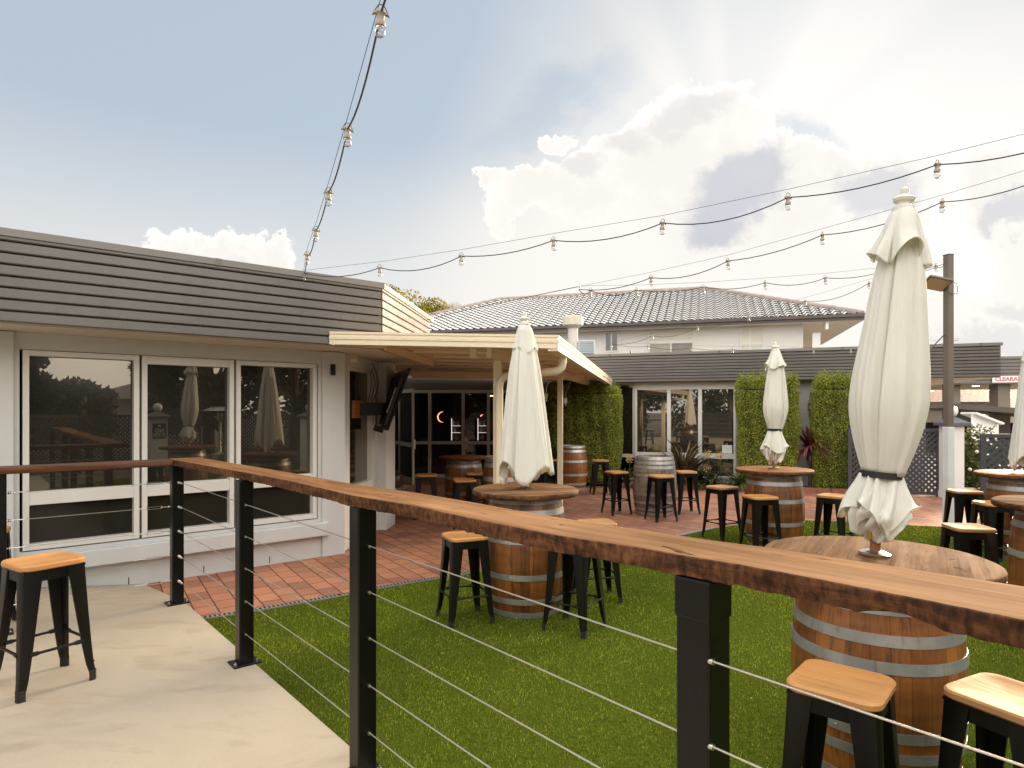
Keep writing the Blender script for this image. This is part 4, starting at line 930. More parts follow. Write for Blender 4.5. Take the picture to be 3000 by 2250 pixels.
# ------------------------------------------------------------------ bar stools
def make_stool(seatm):
    root = empty('bar_stool')
    mb = MB(); s_ = .152; r_ = .055; poly = []
    for cx_, cy_, a0 in ((s_ - r_, s_ - r_, 0), (-s_ + r_, s_ - r_, 90), (-s_ + r_, -s_ + r_, 180), (s_ - r_, -s_ + r_, 270)):
        for k in range(7): t = R(a0 + 15 * k); poly.append((cx_ + r_ * math.cos(t), cy_ + r_ * math.sin(t)))
    n = len(poly); rings = [(1.0 - .03, .628), (1.0, .634), (1.0, .650), (.965, .657), (.86, .6575), (.80, .6535), (.02, .652)]
    vs = []; fs = []
    for k, z in rings: vs += [(x_ * k, y_ * k, z) for x_, y_ in poly]
    for i in range(len(rings) - 1):
        for j in range(n): a = i * n + j; b = i * n + (j + 1) % n; fs.append((a, b, b + n, a + n))
    fs.append(tuple(range(n))[::-1]); fs.append(tuple((len(rings) - 1) * n + j for j in range(n))); mb.add(vs, fs); mb.build('seat', seatm, root, ang=30)
    mb = MB()
    for sx_, sy_ in ((0, 1), (0, -1), (1, 0), (-1, 0)):
        mb.box((sx_ * .134, sy_ * .134, .598), (.27 if sx_ == 0 else .004, .27 if sy_ == 0 else .004, .056))
    mb.box((0, 0, .621), (.28, .28, .010)); mb.bar((-.12, -.12, .572), (.12, .12, .572), .022, .004); mb.bar((-.12, .12, .568), (.12, -.12, .568), .022, .004); mb.build('apron', M['black'], root, smooth=False)
    for sx_, sy_ in ((1, 1), (-1, 1), (-1, -1), (1, -1)):
        vs = []; prof = [(.625, .140, .085), (.50, .146, .074), (.35, .154, .062), (.20, .163, .050), (.09, .171, .040), (.045, .177, .034)]
        m_ = 7
        for z, o_, w in prof:
            c_ = np.array([o_ * sx_, o_ * sy_]); ax = np.array([-sx_, 0]); ay = np.array([0, -sy_]); ch = .012; tk = .010
            out = [c_ + ax * w, c_ + ax * ch, c_ + ax * ch * .3 + ay * ch * .3, c_ + ay * ch, c_ + ay * w, c_ + ay * w + ax * tk, c_ + ax * (ch + tk * .6) + ay * (ch + tk * .6), c_ + ax * w + ay * tk]
            vs += [(p[0], p[1], z) for p in out]
        N = 8; fs = []
        for i in range(len(prof) - 1):
            for j in range(N): a = i * N + j; b = i * N + (j + 1) % N; f_ = (a, b, b + N, a + N); fs.append(f_ if sx_ * sy_ > 0 else f_[::-1])
        cap0 = tuple(range(N)); cap1 = tuple((len(prof) - 1) * N + j for j in range(N)); fs += [cap0, cap1]
        mb = MB(); mb.add(vs, fs); lg = mb.build('leg', M['black'], root, ang=25)
        mb = MB(); mb.prism([(sx_ * (.179 - a), sy_ * (.179 - b)) for a, b in ((.0, .010), (.010, 0), (.034, 0), (.034, .012), (.012, .034), (0, .034))], 0, .055); mb.build('rubber_foot', M['rubber'], lg, smooth=False)
        mb = MB(); mb.sphere((sx_ * .168, sy_ * .168, .10), .004, 8, 5); mb.build('rivet', M['black'], lg)
    z = .215; o_ = .155
    for (ax_, ay_), (bx_, by_) in (((-1, -1), (1, -1)), ((1, -1), (1, 1)), ((1, 1), (-1, 1)), ((-1, 1), (-1, -1))):
        a = Vector((ax_ * o_, ay_ * o_, z)); b = Vector((bx_ * o_, by_ * o_, z)); d = (b - a).normalized(); a += d * .035; b -= d * .035; mb = MB()
        mb.tube([a, a + d * .03, a + d * .045, b - d * .045, b - d * .03, b], [.012, .012, .0075, .0075, .012, .012], 8); mb.build('foot_rail', M['black'], root)
    return root
st0 = make_stool(M['seat']); st1 = make_stool(M['seat_sunlit'])
ZD = .165
stools = [  # x, y, z, angle, pale, label
 (-2.47, 3.38, ZD, 57, 0, 'honey seated black stool standing on the concrete deck at the left'),
 (-3.47, 4.17, ZD, 30, 0, 'black stool on the deck mostly outside the left frame edge'),
 (-.36, 4.90, 0, 23, 0, 'black stool on the lawn left of the middle barrel table'),
 (.46, 4.71, 0, -34, 0, 'black stool on the lawn right of the middle barrel, its seat hidden by the handrail'),
 (.72, 5.46, 0, 8, 1, 'black stool behind the middle barrel table with a sunlit pale seat above the rail'),
 (1.63, 10.00, 0, 22, 0, 'black stool left of the grey barrel'),
 (2.18, 9.38, 0, 18, 0, 'black stool directly in front of the grey barrel'),
 (2.72, 10.05, 0, 6, 0, 'black stool right of the grey barrel by the flax bed'),
 (1.70, 12.35, 0, 5, 0, 'far black stool against the big hedge beside the orange barrel'),
 (.73, 12.5, 0, 10, 0, 'far black stool right of the loose umbrella in the pergola shade'),
 (-1.28, 9.55, 0, 6, 0, 'black stool left of the barrel table under the pergola'),
 (-.66, 8.85, 0, 12, 0, 'black stool in front of the barrel table under the pergola'),
 (-.55, 9.80, 0, 4, 0, 'black stool tucked against the right of the pergola barrel table'),
 (2.63, 8.02, 0, 28, 1, 'black stool with pale seat left of the barrel under the strapped umbrella'),
 (2.76, 7.12, 0, 10, 0, 'black stool in front of the barrel under the strapped umbrella'),
 (3.62, 7.20, 0, 42, 1, 'black stool right of the barrel under the strapped umbrella, before the brick path'),
 (3.74, 5.25, 0, -8, 1, 'pale seated stool beyond the near table beside the right hand barrel'),
 (4.98, 6.62, 0, -5, 0, 'black stool behind the right hand tabletop, its seat partly hidden'),
 (5.38, 7.62, 0, -8, 0, 'stool seat just showing left of the farthest right barrel table'),
 (1.155, 2.25, 0, -41, 0, 'near black stool with honey seat in front of the large barrel'),
 (1.66, 2.13, 0, -63, 1, 'nearest stool with glaring pale seat cut by the right frame edge'),
]
used = [0, 0]
for x_, y_, z_, a_, pl_, lab in stools:
    src_ = (st0, st1)[pl_]; o = src_ if not used[pl_] else copy_tree(src_); used[pl_] = 1
    o.location = (x_, y_, z_); o.rotation_euler = (0, 0, R(a_)); tag(o, lab, 'bar stool', 'black metal bar stools with timber seats')

# ------------------------------------------------------------------ closed umbrellas
def canopy_mesh(root, prof, nf, seed, name, waves, mat=M['canvas'], twist=0.0, n=200, hem=0.0, irr=.38):
    """prof: list of (z, radius, fold depth 0..1); waves: bottom edge z variation"""
    g = random.Random(seed); ph = g.uniform(0, 6.28); phs = [g.uniform(-.35, .35) for _ in range(nf)]; amp = [g.uniform(.55, 1.2) for _ in range(nf)]; lobes = []
    zb = prof[-1][0]; zt = prof[0][0]; NZ = 40; vs = []
    zz = np.array([p[0] for p in prof]); tt_ = (zz[0] - zz) / (zz[0] - zz[-1]); fine = np.linspace(0, 1, 161); sm = {}
    for c_ in (1, 2):
        q = np.interp(fine, tt_, [p[c_] for p in prof]); q = np.convolve(np.pad(q, 9, mode='reflect', reflect_type='odd'), np.ones(19) / 19, 'valid'); sm[c_] = q
    def interp(t): return (prof[0][0] + (prof[-1][0] - prof[0][0]) * t, float(np.interp(t, fine, sm[1])), float(np.interp(t, fine, sm[2])))
    for j in range(NZ + 1):
        t = j / NZ; z, r, d = interp(t)
        for k in range(n):
            th = 2 * math.pi * k / n; x = (th + ph + twist * t) / (2 * math.pi) * nf + irr * (math.sin(th * 2 + phs[0] * 20) + .6 * math.sin(th * 3 + phs[1] * 20)) + 2 * nf; i = int(x) % nf; f = x - int(x)
            f = max(0, min(1, f + phs[i] * .25 * math.sin(math.pi * f)))
            cr = math.exp(-((1 - f) / .035) ** 2) + math.exp(-(f / .03) ** 2); saw = f ** 1.6 if f < .96 else (1 - f) / .04
            v = 1 - .60 * saw - .55 * cr * amp[i]
            if name in ('top_flap', 'canopy_skirt'): v = .5 - .5 * math.cos(2 * math.pi * f) if f < .5 else (.5 - .5 * math.cos(2 * math.pi * f)) ** .8
            sub = (.10 * math.sin(2 * math.pi * f * 1.5 + phs[i] * 9 + t * 3) + .05 * math.sin(2 * math.pi * f * 4 + phs[i] * 17 - t * 5)) * amp[i]
            rr = r * (1 - d * .62 * (1 - v) * amp[i] + d * sub * .5) * (1 + .05 * math.sin(2 * th + phs[0] * 8 + t * 2))
            zz_ = z + waves * (t ** 6) * (math.sin(th * nf * .5 + ph * 2) * .5 + .5 * math.sin(3 * th + ph) - .4 * (1 - v))
            vs.append((rr * math.cos(th), rr * math.sin(th), zz_))
    fs = [(j * n + k, (j + 1) * n + k, (j + 1) * n + (k + 1) % n, j * n + (k + 1) % n) for j in range(NZ) for k in range(n)]
    mb = MB(); mb.add(vs, fs); o = mb.build(name, mat, root, ang=70)
    s_ = o.modifiers.new('thickness', 'SOLIDIFY'); s_.thickness = .0022; s_.offset = 0
    return o
def umbrella(x, y, zt, ztop, tied, label, seed, lean=(0, 0), wk=.43):
    """zt: table height, ztop: height of the finial tip"""
    root = empty('closed_umbrella', (x, y, zt), 0, label, 'umbrella', 'closed cream umbrellas standing on the barrel tables'); root.rotation_euler = (lean[1], lean[0], 0)
    H = ztop - zt; k = H / 1.61; c = H - .095 * k      # canopy top
    mb = MB(); mb.lathe([(.062, 0), (.064, .004), (.064, .014), (.045, .022), (.028, .026)], 32); mb.build('base_flange', M['steel'], root)
    mb = MB(); mb.lathe([(.021, .02), (.021, c)], 20); p_ = mb.build('pole', M['pole_wood'] if tied else M['brass'], root)
    if tied:
        mb = MB(); mb.tube([(-.02, -.01, .105), (-.045, -.03, .105)], .008, 8); mb.tube([(-.045, -.03, .112), (-.050, -.034, .075)], .009, 8); mb.build('crank', M['brass'], p_)
    fz = c - .004; mb = MB(); mb.lathe([(.040, 0), (.040, .012), (.026, .020), (.024, .030), (.036, .036), (.040, .046), (.030, .056), (.013, .060), (.011, .066), (.016, .074), (.015, .086), (.006, .094), (.001, .095)], 24, (0, 0, fz)); mb.v = [(v[0] * 1.12, v[1] * 1.12, fz + (v[2] - fz) * 1.12) for v in mb.v]; mb.build('finial', M['umb_white'], root)
    if tied:
        W_ = wk * k      # height of the strap above the table
        q_ = (c - W_)
        canopy_mesh(root, [(c, .040, .0), (c - .10 * q_, .068, .35), (c - .30 * q_, .102, .60), (c - .50 * q_, .128, .68), (c - .64 * q_, .148, .72), (c - .76 * q_, .152, .74), (c - .90 * q_, .118, .70), (c - .97 * q_, .090, .6), (W_, .080, .45)], 7, seed, 'canopy', 0).location.x = .008
        f_ = (W_ - .075) / (.35 * k) * k
        canopy_mesh(root, [(W_, .080, .35), (W_ - .05 * f_, .094, .45), (W_ - .13 * f_, .126, .6), (W_ - .20 * f_, .158, .7)], 6, seed + 1, 'canopy_skirt', .10 * f_)
        canopy_mesh(root, [(W_, .070, .4), (W_ - .12 * f_, .106, .55), (W_ - .22 * f_, .132, .65), (W_ - .27 * f_, .112, .65)], 8, seed + 2, 'canopy_skirt', .06 * f_, twist=.6)
        canopy_mesh(root, [(W_ - .05, .060, .3), (W_ - .20 * f_, .108, .6), (W_ - .29 * f_, .088, .7), (W_ - .325 * f_, .062, .7)], 9, seed + 3, 'canopy_skirt', .04 * f_, twist=1.0)
        canopy_mesh(root, [(W_ - .12, .050, .3), (W_ - .28 * f_, .072, .5), (W_ - .35 * f_, .038, .6)], 11, seed + 4, 'canopy_skirt', .015, twist=1.4)
        mb = MB(); mb.lathe([(.078, -.014), (.084, -.013), (.084, .013), (.078, .014)], 48, (0, 0, W_), cap=False, fn=lambda r, z, t: r * (1 + .02 * math.sin(2 * t))); mb.build('strap', M['strap'], root)
        canopy_mesh(root, [(c + .004, .040, .0), (c - .03, .058, .05), (c - .11 * k, .086, .25), (c - .20 * k, .130, .55)], 8, seed + 5, 'top_flap', .055)
    else:
        canopy_mesh(root, [(c, .036, .0), (c - .15 * k, .078, .25), (c - .40 * k, .118, .45), (c - .75 * k, .158, .55), (c - 1.1 * k, .196, .60), (.135, .225, .66)], 8, seed, 'canopy', .10)
        canopy_mesh(root, [(c * .5, .10, .4), (.35, .13, .5), (.18, .15, .6), (.10, .12, .7)], 7, seed + 3, 'canopy_skirt', .05)
        canopy_mesh(root, [(c + .004, .036, .0), (c - .05 * k, .062, .08), (c - .16 * k, .085, .25), (c - .24 * k, .102, .38)], 8, seed + 5, 'top_flap', .035)
    return root
umbrella(.115, 5.2, .97, 2.385, False, 'loose closed cream umbrella hanging open skirted in the middle of the lawn', 11, (-.010, 0))
umbrella(1.578, 2.79, .97, 2.575, True, 'tall near cream umbrella strapped in black at the right', 23, (.084, .0), .355)
umbrella(3.10, 7.58, .915, 2.40, True, 'smaller strapped cream umbrella in front of the hedges', 37, (.012, 0), .50)
umbrella(5.67, 6.98, .925, 2.47, False, 'loose closed cream umbrella cut off by the right frame edge', 41)

# ------------------------------------------------------------------ balustrade
bl = empty('balustrade', s2w(1.2, 5.27, ZD), label='black post balustrade with steel cables and live edge timber handrail', cat='balustrade')
def build_rail():
    front = [(5.385, 1.160), (4.8, 1.175), (4.026, 1.186), (3.5, 1.196), (3.09, 1.196), (2.7, 1.18), (2.318, 1.158), (1.911, 1.183), (1.7, 1.168), (1.5, 1.158), (1.294, 1.157), (1.181, 1.153), (1.094, 1.163), (1.021, 1.18), (.943, 1.190), (.826, 1.188), (.733, 1.199), (.65, 1.204), (.467, 1.196), (.358, 1.191), (.227, 1.178), (.0, 1.17), (-.4, 1.18), (-.9, 1.17)]
    bck = [(5.385, 1.372), (4.6, 1.378), (3.5, 1.380), (2.728, 1.360), (2.254, 1.395), (1.812, 1.386), (1.529, 1.367), (1.29, 1.370), (1.09, 1.380), (.85, 1.392), (.75, 1.412), (.273, 1.414), (-.4, 1.40), (-.9, 1.41)]
    zt = lambda s: np.interp(s, [-1, 0, .761, 2.5, 5.4], [1.30, 1.297, 1.285, 1.265, 1.24])
    ss = np.linspace(5.385, -.9, 420); ff = np.interp(-ss, [-a for a, _ in front], [b for _, b in front]); kk = np.ones(9) / 9
    ff = np.convolve(np.pad(ff, 4, mode='edge'), kk, 'valid'); bb = np.interp(-ss, [-a for a, _ in bck], [b for _, b in bck]); bb = np.convolve(np.pad(bb, 4, mode='edge'), kk, 'valid')
    g = np.random.default_rng(2); rough = np.convolve(g.normal(0, 1, len(ss) + 8), kk, 'valid')[:len(ss)] * .004; rough2 = np.convolve(g.normal(0, 1, len(ss) + 14), np.ones(15) / 15, 'valid')[:len(ss)] * .010
    fine = g.normal(0, .0011, len(ss))
    vs = []; fs = []; mi = []
    for i, s in enumerate(ss):
        z = zt(s); notch = .016 * math.exp(-((s - .40) / .045) ** 2)
        f = ff[i] + fine[i]; b = bb[i]; r2 = rough2[i]; r1 = rough[i]
        pts = [(f + .003, z), (f, z - .002), (f - .001 + r1 * .7, z - .015), (f + .001 + r2 * .7, z - .030), (f + .003 + r2 * .8 + r1, z - .044 + notch + fine[i]), (f + .022, z - .0455 + notch * .6), (b - .02, z - .0455), (b, z - .036 + r2 * .3), (b + .002, z - .004), (b - .004, z)]
        vs += [tuple(s2w(a_, s, zz_)) for a_, zz_ in pts]
    N = 10
    for i in range(len(ss) - 1):
        for j in range(N):
            a = i * N + j; b = i * N + (j + 1) % N; fs.append((a, b, b + N, a + N)); mi.append(0 if j in (9, 8) else 1 if j < 5 or j in (6, 7) else 1)
    mi = [0 if (k % N) == 9 else 1 for k in range(len(fs))]
    mb = MB(); base = len(mb.v); mb.add(vs, fs); mb.m = mi; mb.add([vs[j] for j in range(N)], [tuple(range(N))], 1); mb.add([vs[-N + j] for j in range(N)], [tuple(range(N))[::-1]], 1)
    # local frame so that the grain follows the plank
    rzv = math.atan2(E1.y, E1.x); org = s2w(1.2, 2.5, 1.25); Ri = Matrix.Rotation(-rzv, 3, 'Z')
    mb.v = [tuple(Ri @ (Vector(v) - org)) for v in mb.v]
    o = mb.build('handrail', [M['rail_top'], M['rail_edge']], bl, ang=28); o.location = org; o.rotation_euler = (0, 0, rzv)
    # left handrail, on edge thinner
    mb = MB(); org = s2w(.16, 5.285, 1.22); nx = 60; g = np.random.default_rng(5); vs = []; fs = []; x0 = -1.9; x1 = .994
    for i in range(nx + 1):
        xx = x0 + (x1 - x0) * i / nx; w_ = .004 * math.sin(xx * 5) + g.normal(0, .0012)
        for a_, zz_ in ((-.095 + w_, .018), (-.10 + w_, .012), (-.098 + w_ * 2, -.018), (-.09 + w_, -.024), (.095, -.024), (.10, -.018), (.10, .014), (.095, .018)): vs.append((xx, a_, zz_))
    for i in range(nx):
        for j in range(8): a = i * 8 + j; b = i * 8 + (j + 1) % 8; fs.append((a, b, b + 8, a + 8))
    fs.append(tuple(range(8))); fs.append(tuple(nx * 8 + j for j in range(8))[::-1]); mb.add(vs, fs); o = mb.build('handrail', M['rail_dark'], bl, ang=50); o.location = org; o.rotation_euler = (0, 0, rzv)
    # posts
    rz_ = rzv
    for (a_, b_) in ((1.20, 5.265), (1.208, 3.765), (1.195, 2.31), (1.235, .800), (1.2, -.74), (.16, 5.265), (-1.4, 5.265)):
        top = zt(b_) - .046 if a_ > 1 else 1.196
        p = s2w(a_, b_, ZD); mb = MB(); pw = .084 if abs(b_ - .8) < .01 else .08; mb.box((0, 0, (top - ZD) / 2), (pw, pw, top - ZD)); po = mb.build('post', M['black_post'], bl, smooth=False, bevel=.006, seg=3); po.location = p; po.rotation_euler = (0, 0, rz_)
        mb = MB(); mb.box((0, 0, .005), (.15, .125, .010)); bp_ = mb.build('base_plate', M['black_post'], po, smooth=False, bevel=.002)
        for s_ in (-1, 1):
            mb = MB(); mb.lathe([(.010, .010), (.010, .017), (.005, .018), (.005, .024)], 6, (s_ * .058, -.03, 0)); mb.build('bolt', M['steel'], bp_)
        if abs(b_ - .80) < .01:
            mb = MB(); mb.box((0, 0, top - ZD - .045), (.089, .089, .088)); mb.build('bracket_sleeve', M['black_post'], po, smooth=False, bevel=.004)
        if a_ > 1:
            for k, z in enumerate((.34, .525, .71, .89, 1.07)):
                mb = MB(); mb.tube([(1.2 - a_, -.048, z - ZD), (1.2 - a_, -.038, z - ZD)], .007, 10); mb.build('ferrule', M['steel'], po)
    for k, z in enumerate((.34, .525, .71, .89, 1.07)):
        mb = MB(); a = s2w(1.2, 5.20, z + .004); b = s2w(1.2, -.74, z); mb.tube([a, b], .0024, 8); mb.build('cable', M['cable'], bl)
        mb = MB(); a = s2w(1.16, 5.265, z); b = s2w(-1.4, 5.265, z); mb.tube([s2w(.93, 5.265, z), b], .0022, 6); mb.build('cable', M['cable'], bl)
        # swaged fittings at the corner post
        mb = MB(); mb.tube([s2w(1.2, 5.225, z), s2w(1.2, 5.15, z)], .005, 8); mb.sphere(s2w(1.2, 5.205, z), .011, 10, 6); mb.sphere(s2w(1.2, 5.17, z), .009, 10, 6); mb.sphere(s2w(1.2, 5.13, z), .008, 10, 6); mb.build('cable_end', M['steel'], bl)
        mb = MB(); mb.tube([a, s2w(1.10, 5.265, z)], .004, 8); mb.sphere(s2w(1.148, 5.265, z), .009, 10, 6)
        for s_ in (-1, 1): mb.tube([s2w(1.10, 5.265, z + .008 * s_), s2w(1.0, 5.265, z + .008 * s_)], .0022, 6)
        mb.tube([s2w(1.0, 5.265, z), s2w(.92, 5.265, z)], .0045, 8); mb.sphere(s2w(1.0, 5.265, z), .008, 8, 6); mb.sphere(s2w(1.1, 5.265, z), .008, 8, 6); mb.build('turnbuckle', M['steel'], bl)
        mb = MB(); mb.tube([s2w(.20, 5.265, z), s2w(.30, 5.265, z)], .004, 8); mb.sphere(s2w(.215, 5.265, z), .010, 8, 6); mb.build('cable_end', M['steel'], bl)
under(bl, build_rail)

# ------------------------------------------------------------------ planting
def leafbox(name, centre, dims, rz, nleaf, mat, label, cat, seed, leaf=.022, top_fuzz=.10, group=None, rounding=.16, density_in=.35):
    g = np.random.default_rng(seed); root = empty(name, (centre[0], centre[1], 0), rz, label, cat, group); hx, hy, hz = dims[0] / 2, dims[1] / 2, dims[2]
    n = nleaf; face = g.choice(5, n, p=[.30, .12, .16, .16, .26]); u = g.uniform(-1, 1, n); v = g.uniform(-1, 1, n); dpt = np.abs(g.normal(0, 1, n)) * .045
    P = np.zeros((n, 3)); 
    for f_ in range(5):
        k = face == f_; uu, vv = u[k], v[k]
        if f_ == 0: P[k] = np.stack([uu * hx, np.full(k.sum(), -hy), (vv + 1) / 2 * hz], 1)
        if f_ == 1: P[k] = np.stack([uu * hx, np.full(k.sum(), hy), (vv + 1) / 2 * hz], 1)
        if f_ == 2: P[k] = np.stack([np.full(k.sum(), hx), uu * hy, (vv + 1) / 2 * hz], 1)
        if f_ == 3: P[k] = np.stack([np.full(k.sum(), -hx), uu * hy, (vv + 1) / 2 * hz], 1)
        if f_ == 4: P[k] = np.stack([uu * hx, vv * hy, np.full(k.sum(), hz)], 1)
    # round the box and make its faces uneven
    C = np.array([0, 0, hz * .5]); Q = P - C; lim = np.array([hx, hy, hz * .5]) - rounding; core = np.clip(Q, -np.maximum(lim, .02), np.maximum(lim, .02)); dlt = Q - core; L = np.linalg.norm(dlt, axis=1, keepdims=True) + 1e-9
    Q = core + dlt / L * rounding; nz = dlt / L
    bumpy = .018 * np.sin(Q[:, 0] * 9 + Q[:, 2] * 6 + seed) + .02 * np.sin(Q[:, 1] * 13 - Q[:, 2] * 10) + .03 * np.sin(Q[:, 0] * 23 + 2 * Q[:, 2])
    Q = Q + nz * (bumpy * .9 - dpt)[:, None]; P = Q + C
    tf = (P[:, 2] > hz * .93); P[tf, 2] += np.abs(g.normal(0, top_fuzz * .6, tf.sum())); P[:, 2] = np.maximum(P[:, 2], .01)
    a = g.normal(0, 1, (n, 3)) + nz * .8; a /= np.linalg.norm(a, axis=1, keepdims=True); b = np.cross(a, g.normal(0, 1, (n, 3))); b /= np.linalg.norm(b, axis=1, keepdims=True); c = np.cross(a, b)
    s_ = (leaf * g.uniform(.6, 1.3, n))[:, None]; V = np.stack([P - b * s_, P - c * s_ * .45, P + b * s_, P + c * s_ * .45], 1).reshape(-1, 3)
    npmesh('foliage', V, np.arange(n * 4).reshape(-1, 4), mat, root)
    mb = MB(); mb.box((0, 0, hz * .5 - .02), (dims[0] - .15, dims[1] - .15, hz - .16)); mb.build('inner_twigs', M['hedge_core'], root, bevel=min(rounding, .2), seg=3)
    return root
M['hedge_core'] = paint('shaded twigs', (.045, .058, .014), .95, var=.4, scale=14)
leafbox('hedge', (1.52, 14.05), (1.72, 1.15, 2.10), R(-10), 90000, M['hedge'], 'large clipped green hedge right of the pergola post behind the barrel', 'hedge', 1, group='clipped hedge blocks against the wing', leaf=.0155, rounding=.30)
leafbox('hedge', (5.18, 13.02), (1.16, .62, 2.16), R(-19), 62000, M['hedge'], 'tall clipped hedge behind the strapped umbrella, right of the window', 'hedge', 2, group='clipped hedge blocks against the wing', leaf=.0150, top_fuzz=.16)
leafbox('hedge', (6.52, 12.72), (1.05, .60, 2.16), R(-19), 56000, M['hedge'], 'tall clipped hedge left of the lattice panel behind the near umbrella', 'hedge', 3, group='clipped hedge blocks against the wing', leaf=.0150, top_fuzz=.16)
bed = [(2.1, 13.35), (3.6, 13.15), (4.75, 12.75), (5.9, 12.45), (6.4, 12.2), (7.0, 13.1), (6.2, 13.45), (4.9, 13.95), (3.0, 14.6), (2.2, 14.9), (1.9, 14.2)]
sheet('garden_bed', bed, .02, M['soil'])
ed = empty('bed_edging', (4.4, 12.9, 0), label='low brick edging along the front of the garden bed', cat='edging')
mb = MB()
for a, b in zip(bed[:4], bed[1:5]):
    a = Vector((*a, 0)); b = Vector((*b, 0)); d = (b - a).normalized(); L = (b - a).length; k = int(L / .235)
    for i in range(k): mb.box(a + d * (i + .5) * L / k - Vector((4.4, 12.9, 0)) + Vector((0, 0, .045)), (L / k - .012, .11, .11 + .006 * (i % 3)), rz=math.atan2(d.y, d.x))
mb.build('bricks', M['edging'], ed, smooth=False)
g = np.random.default_rng(9)
def pebbles(name, poly, n, r, mat, label, cat, z=.03):
    xs2 = [p[0] for p in poly]; ys2 = [p[1] for p in poly]; x = g.uniform(min(xs2), max(xs2), n * 3); y = g.uniform(min(ys2), max(ys2), n * 3); k = inpoly(x, y, poly); x, y = x[k][:n], y[k][:n]; n = len(x)
    oc = np.array([(1, 0, 0), (-1, 0, 0), (0, 1, 0), (0, -1, 0), (0, 0, 1), (0, 0, -1)], float); fc = np.array([(0, 2, 4), (2, 1, 4), (1, 3, 4), (3, 0, 4), (2, 0, 5), (1, 2, 5), (3, 1, 5), (0, 3, 5)])
    s_ = r * g.uniform(.5, 1.2, (n, 1, 3)) * np.array([1, 1, .6]); V = oc[None] * s_ + np.stack([x, y, np.full(n, z) + g.uniform(0, r * .7, n)], 1)[:, None]
    Fs = (fc[None] + (np.arange(n) * 6)[:, None, None]).reshape(-1, 3); o = npmesh(name, V.reshape(-1, 3), Fs, mat); tag(o, label, cat, kind='stuff')
pebbles('white_pebbles', [bed[0], bed[1], bed[2], bed[3], (5.9, 12.9), (4.7, 13.2), (3.0, 14.0), (2.1, 14.2)], 5200, .022, M['pebbles'], 'white pebbles covering the garden bed at the window', 'pebbles')
pebbles('lobby_pebbles', [(-2.95, 12.9), (-2.2, 12.7), (-2.15, 13.5), (-2.9, 14.0)], 900, .02, M['pebbles'], 'white pebbles beside the open lobby door', 'pebbles', .01)
strap_plant('flax', (3.58, 13.42, .02), 190, 1.15, .05, M['flax'], 'dark bronze flax clump in front of the window', 'plant', 3, droop=.62, spread=.72)
for i, (x_, y_, n_, L_, lab) in enumerate(((2.36, 13.5, 80, .66, 'green strap leaved clump left of the grey barrel'), (4.10, 13.12, 95, .66, 'green strap leaved clump between flax and hedge'), (4.62, 12.98, 95, .66, 'green strap leaved clump beside the hedge behind the left table stool'), (3.95, 13.55, 70, .60, 'small green clump at the right foot of the flax'))):
    strap_plant('agapanthus', (x_, y_, .02), n_, L_, .035, M['green_strap'], lab, 'plant', 20 + i, droop=1.0, spread=.85, group='strap leaved clumps in the bed')
for i, (u, v, lab) in enumerate(((2074, 1330, 'tallest dry seed head above the green clump'), (2103, 1335, 'dry seed head at the right of the tallest one'), (2071, 1372, 'dry seed head below the tallest one'), (2078, 1404, 'dry seed head low beside the stool'), (2136, 1415, 'lowest dry seed head right of the others'), (1838, 1345, 'small dry seed head left of the grey barrel'))):
    p = yp(u, v, 13.1); o = empty('seed_head', (p.x + .05 * (i % 2), p.y, .02), label=lab, cat='flower', group='dry flower heads in the bed'); hz_ = p.z - .02
    mb = MB(); mb.tube([(0.03, 0, 0), (0.0, 0, hz_ * .6), (0, 0, hz_)], .007, 6); mb.build('stalk', M['green_strap'], o)
    mb = MB(); gg = random.Random(i)
    for k in range(46):
        d = Vector((gg.gauss(0, 1), gg.gauss(0, 1), gg.gauss(0, 1))).normalized(); c_ = Vector((0, 0, hz_)); mb.tube([c_, c_ + d * .075], .003, 3, cap=False); mb.sphere(c_ + d * .08, .009, 5, 4)
    mb.build('flower_head', M['seedhead'], o)
strap_plant('cordyline', (6.02, 12.95, .02), 150, .70, .036, M['red_leaf'], 'burgundy spiky cordyline between the two right hedges', 'plant', 8, droop=.8, spread=1.3, stem=.80)

# ------------------------------------------------------------------ right side: pole, pillar, lattice
LP_ = (5.75, 8.44)
lp = empty('light_pole', (*LP_, 0), label='tall square pole, white below and bronze above, standing at the lawn edge', cat='pole')
mb = MB(); mb.box((0, 0, .695), (.098, .098, 1.39), rz=R(12)); mb.build('lower_sleeve', paint('white sleeve', (.66, .68, .68), .5, dirt=.1), lp, smooth=False, bevel=.006)
mb = MB(); mb.box((0, 0, 2.52), (.086, .086, 2.26), rz=R(12)); mb.box((0.055, .01, 2.4), (.018, .018, 2.0), rz=R(12)); mb.build('upper_mast', paint('bronze mast', (.15, .115, .09), .4, spec=.6), lp, smooth=False, bevel=.006)
mb = MB(); mb.box((0, 0, 3.655), (.09, .09, .012), rz=R(12)); mb.build('cap', M['gutter'], lp, smooth=False)
mb = MB(); mb.tube([(-.04, 0, 2.62), (-.30, -.02, 2.36)], .008, 6); mb.build('stay', M['gutter'], lp)
fd_ = empty('floodlight', (5.55, 8.38, 3.27), 0, 'flat bronze floodlight bracketed to the pole pointing down left', 'floodlight')
FM = Matrix.Rotation(R(-22), 3, 'X') @ Matrix.Rotation(R(14), 3, 'Y')
mb = MB(); mb.box((0, 0, 0), (.30, .26, .035), M=FM); mb.build('lamp_body', paint('bronze lamp body', (.13, .105, .085), .4), fd_, smooth=False, bevel=.01)
mb = MB(); mb.box(FM @ Vector((0, 0, -.0185)), (.26, .22, .004), M=FM); mb.build('diffuser', plain('lamp lens', (.62, .50, .33), .2), fd_, smooth=False)
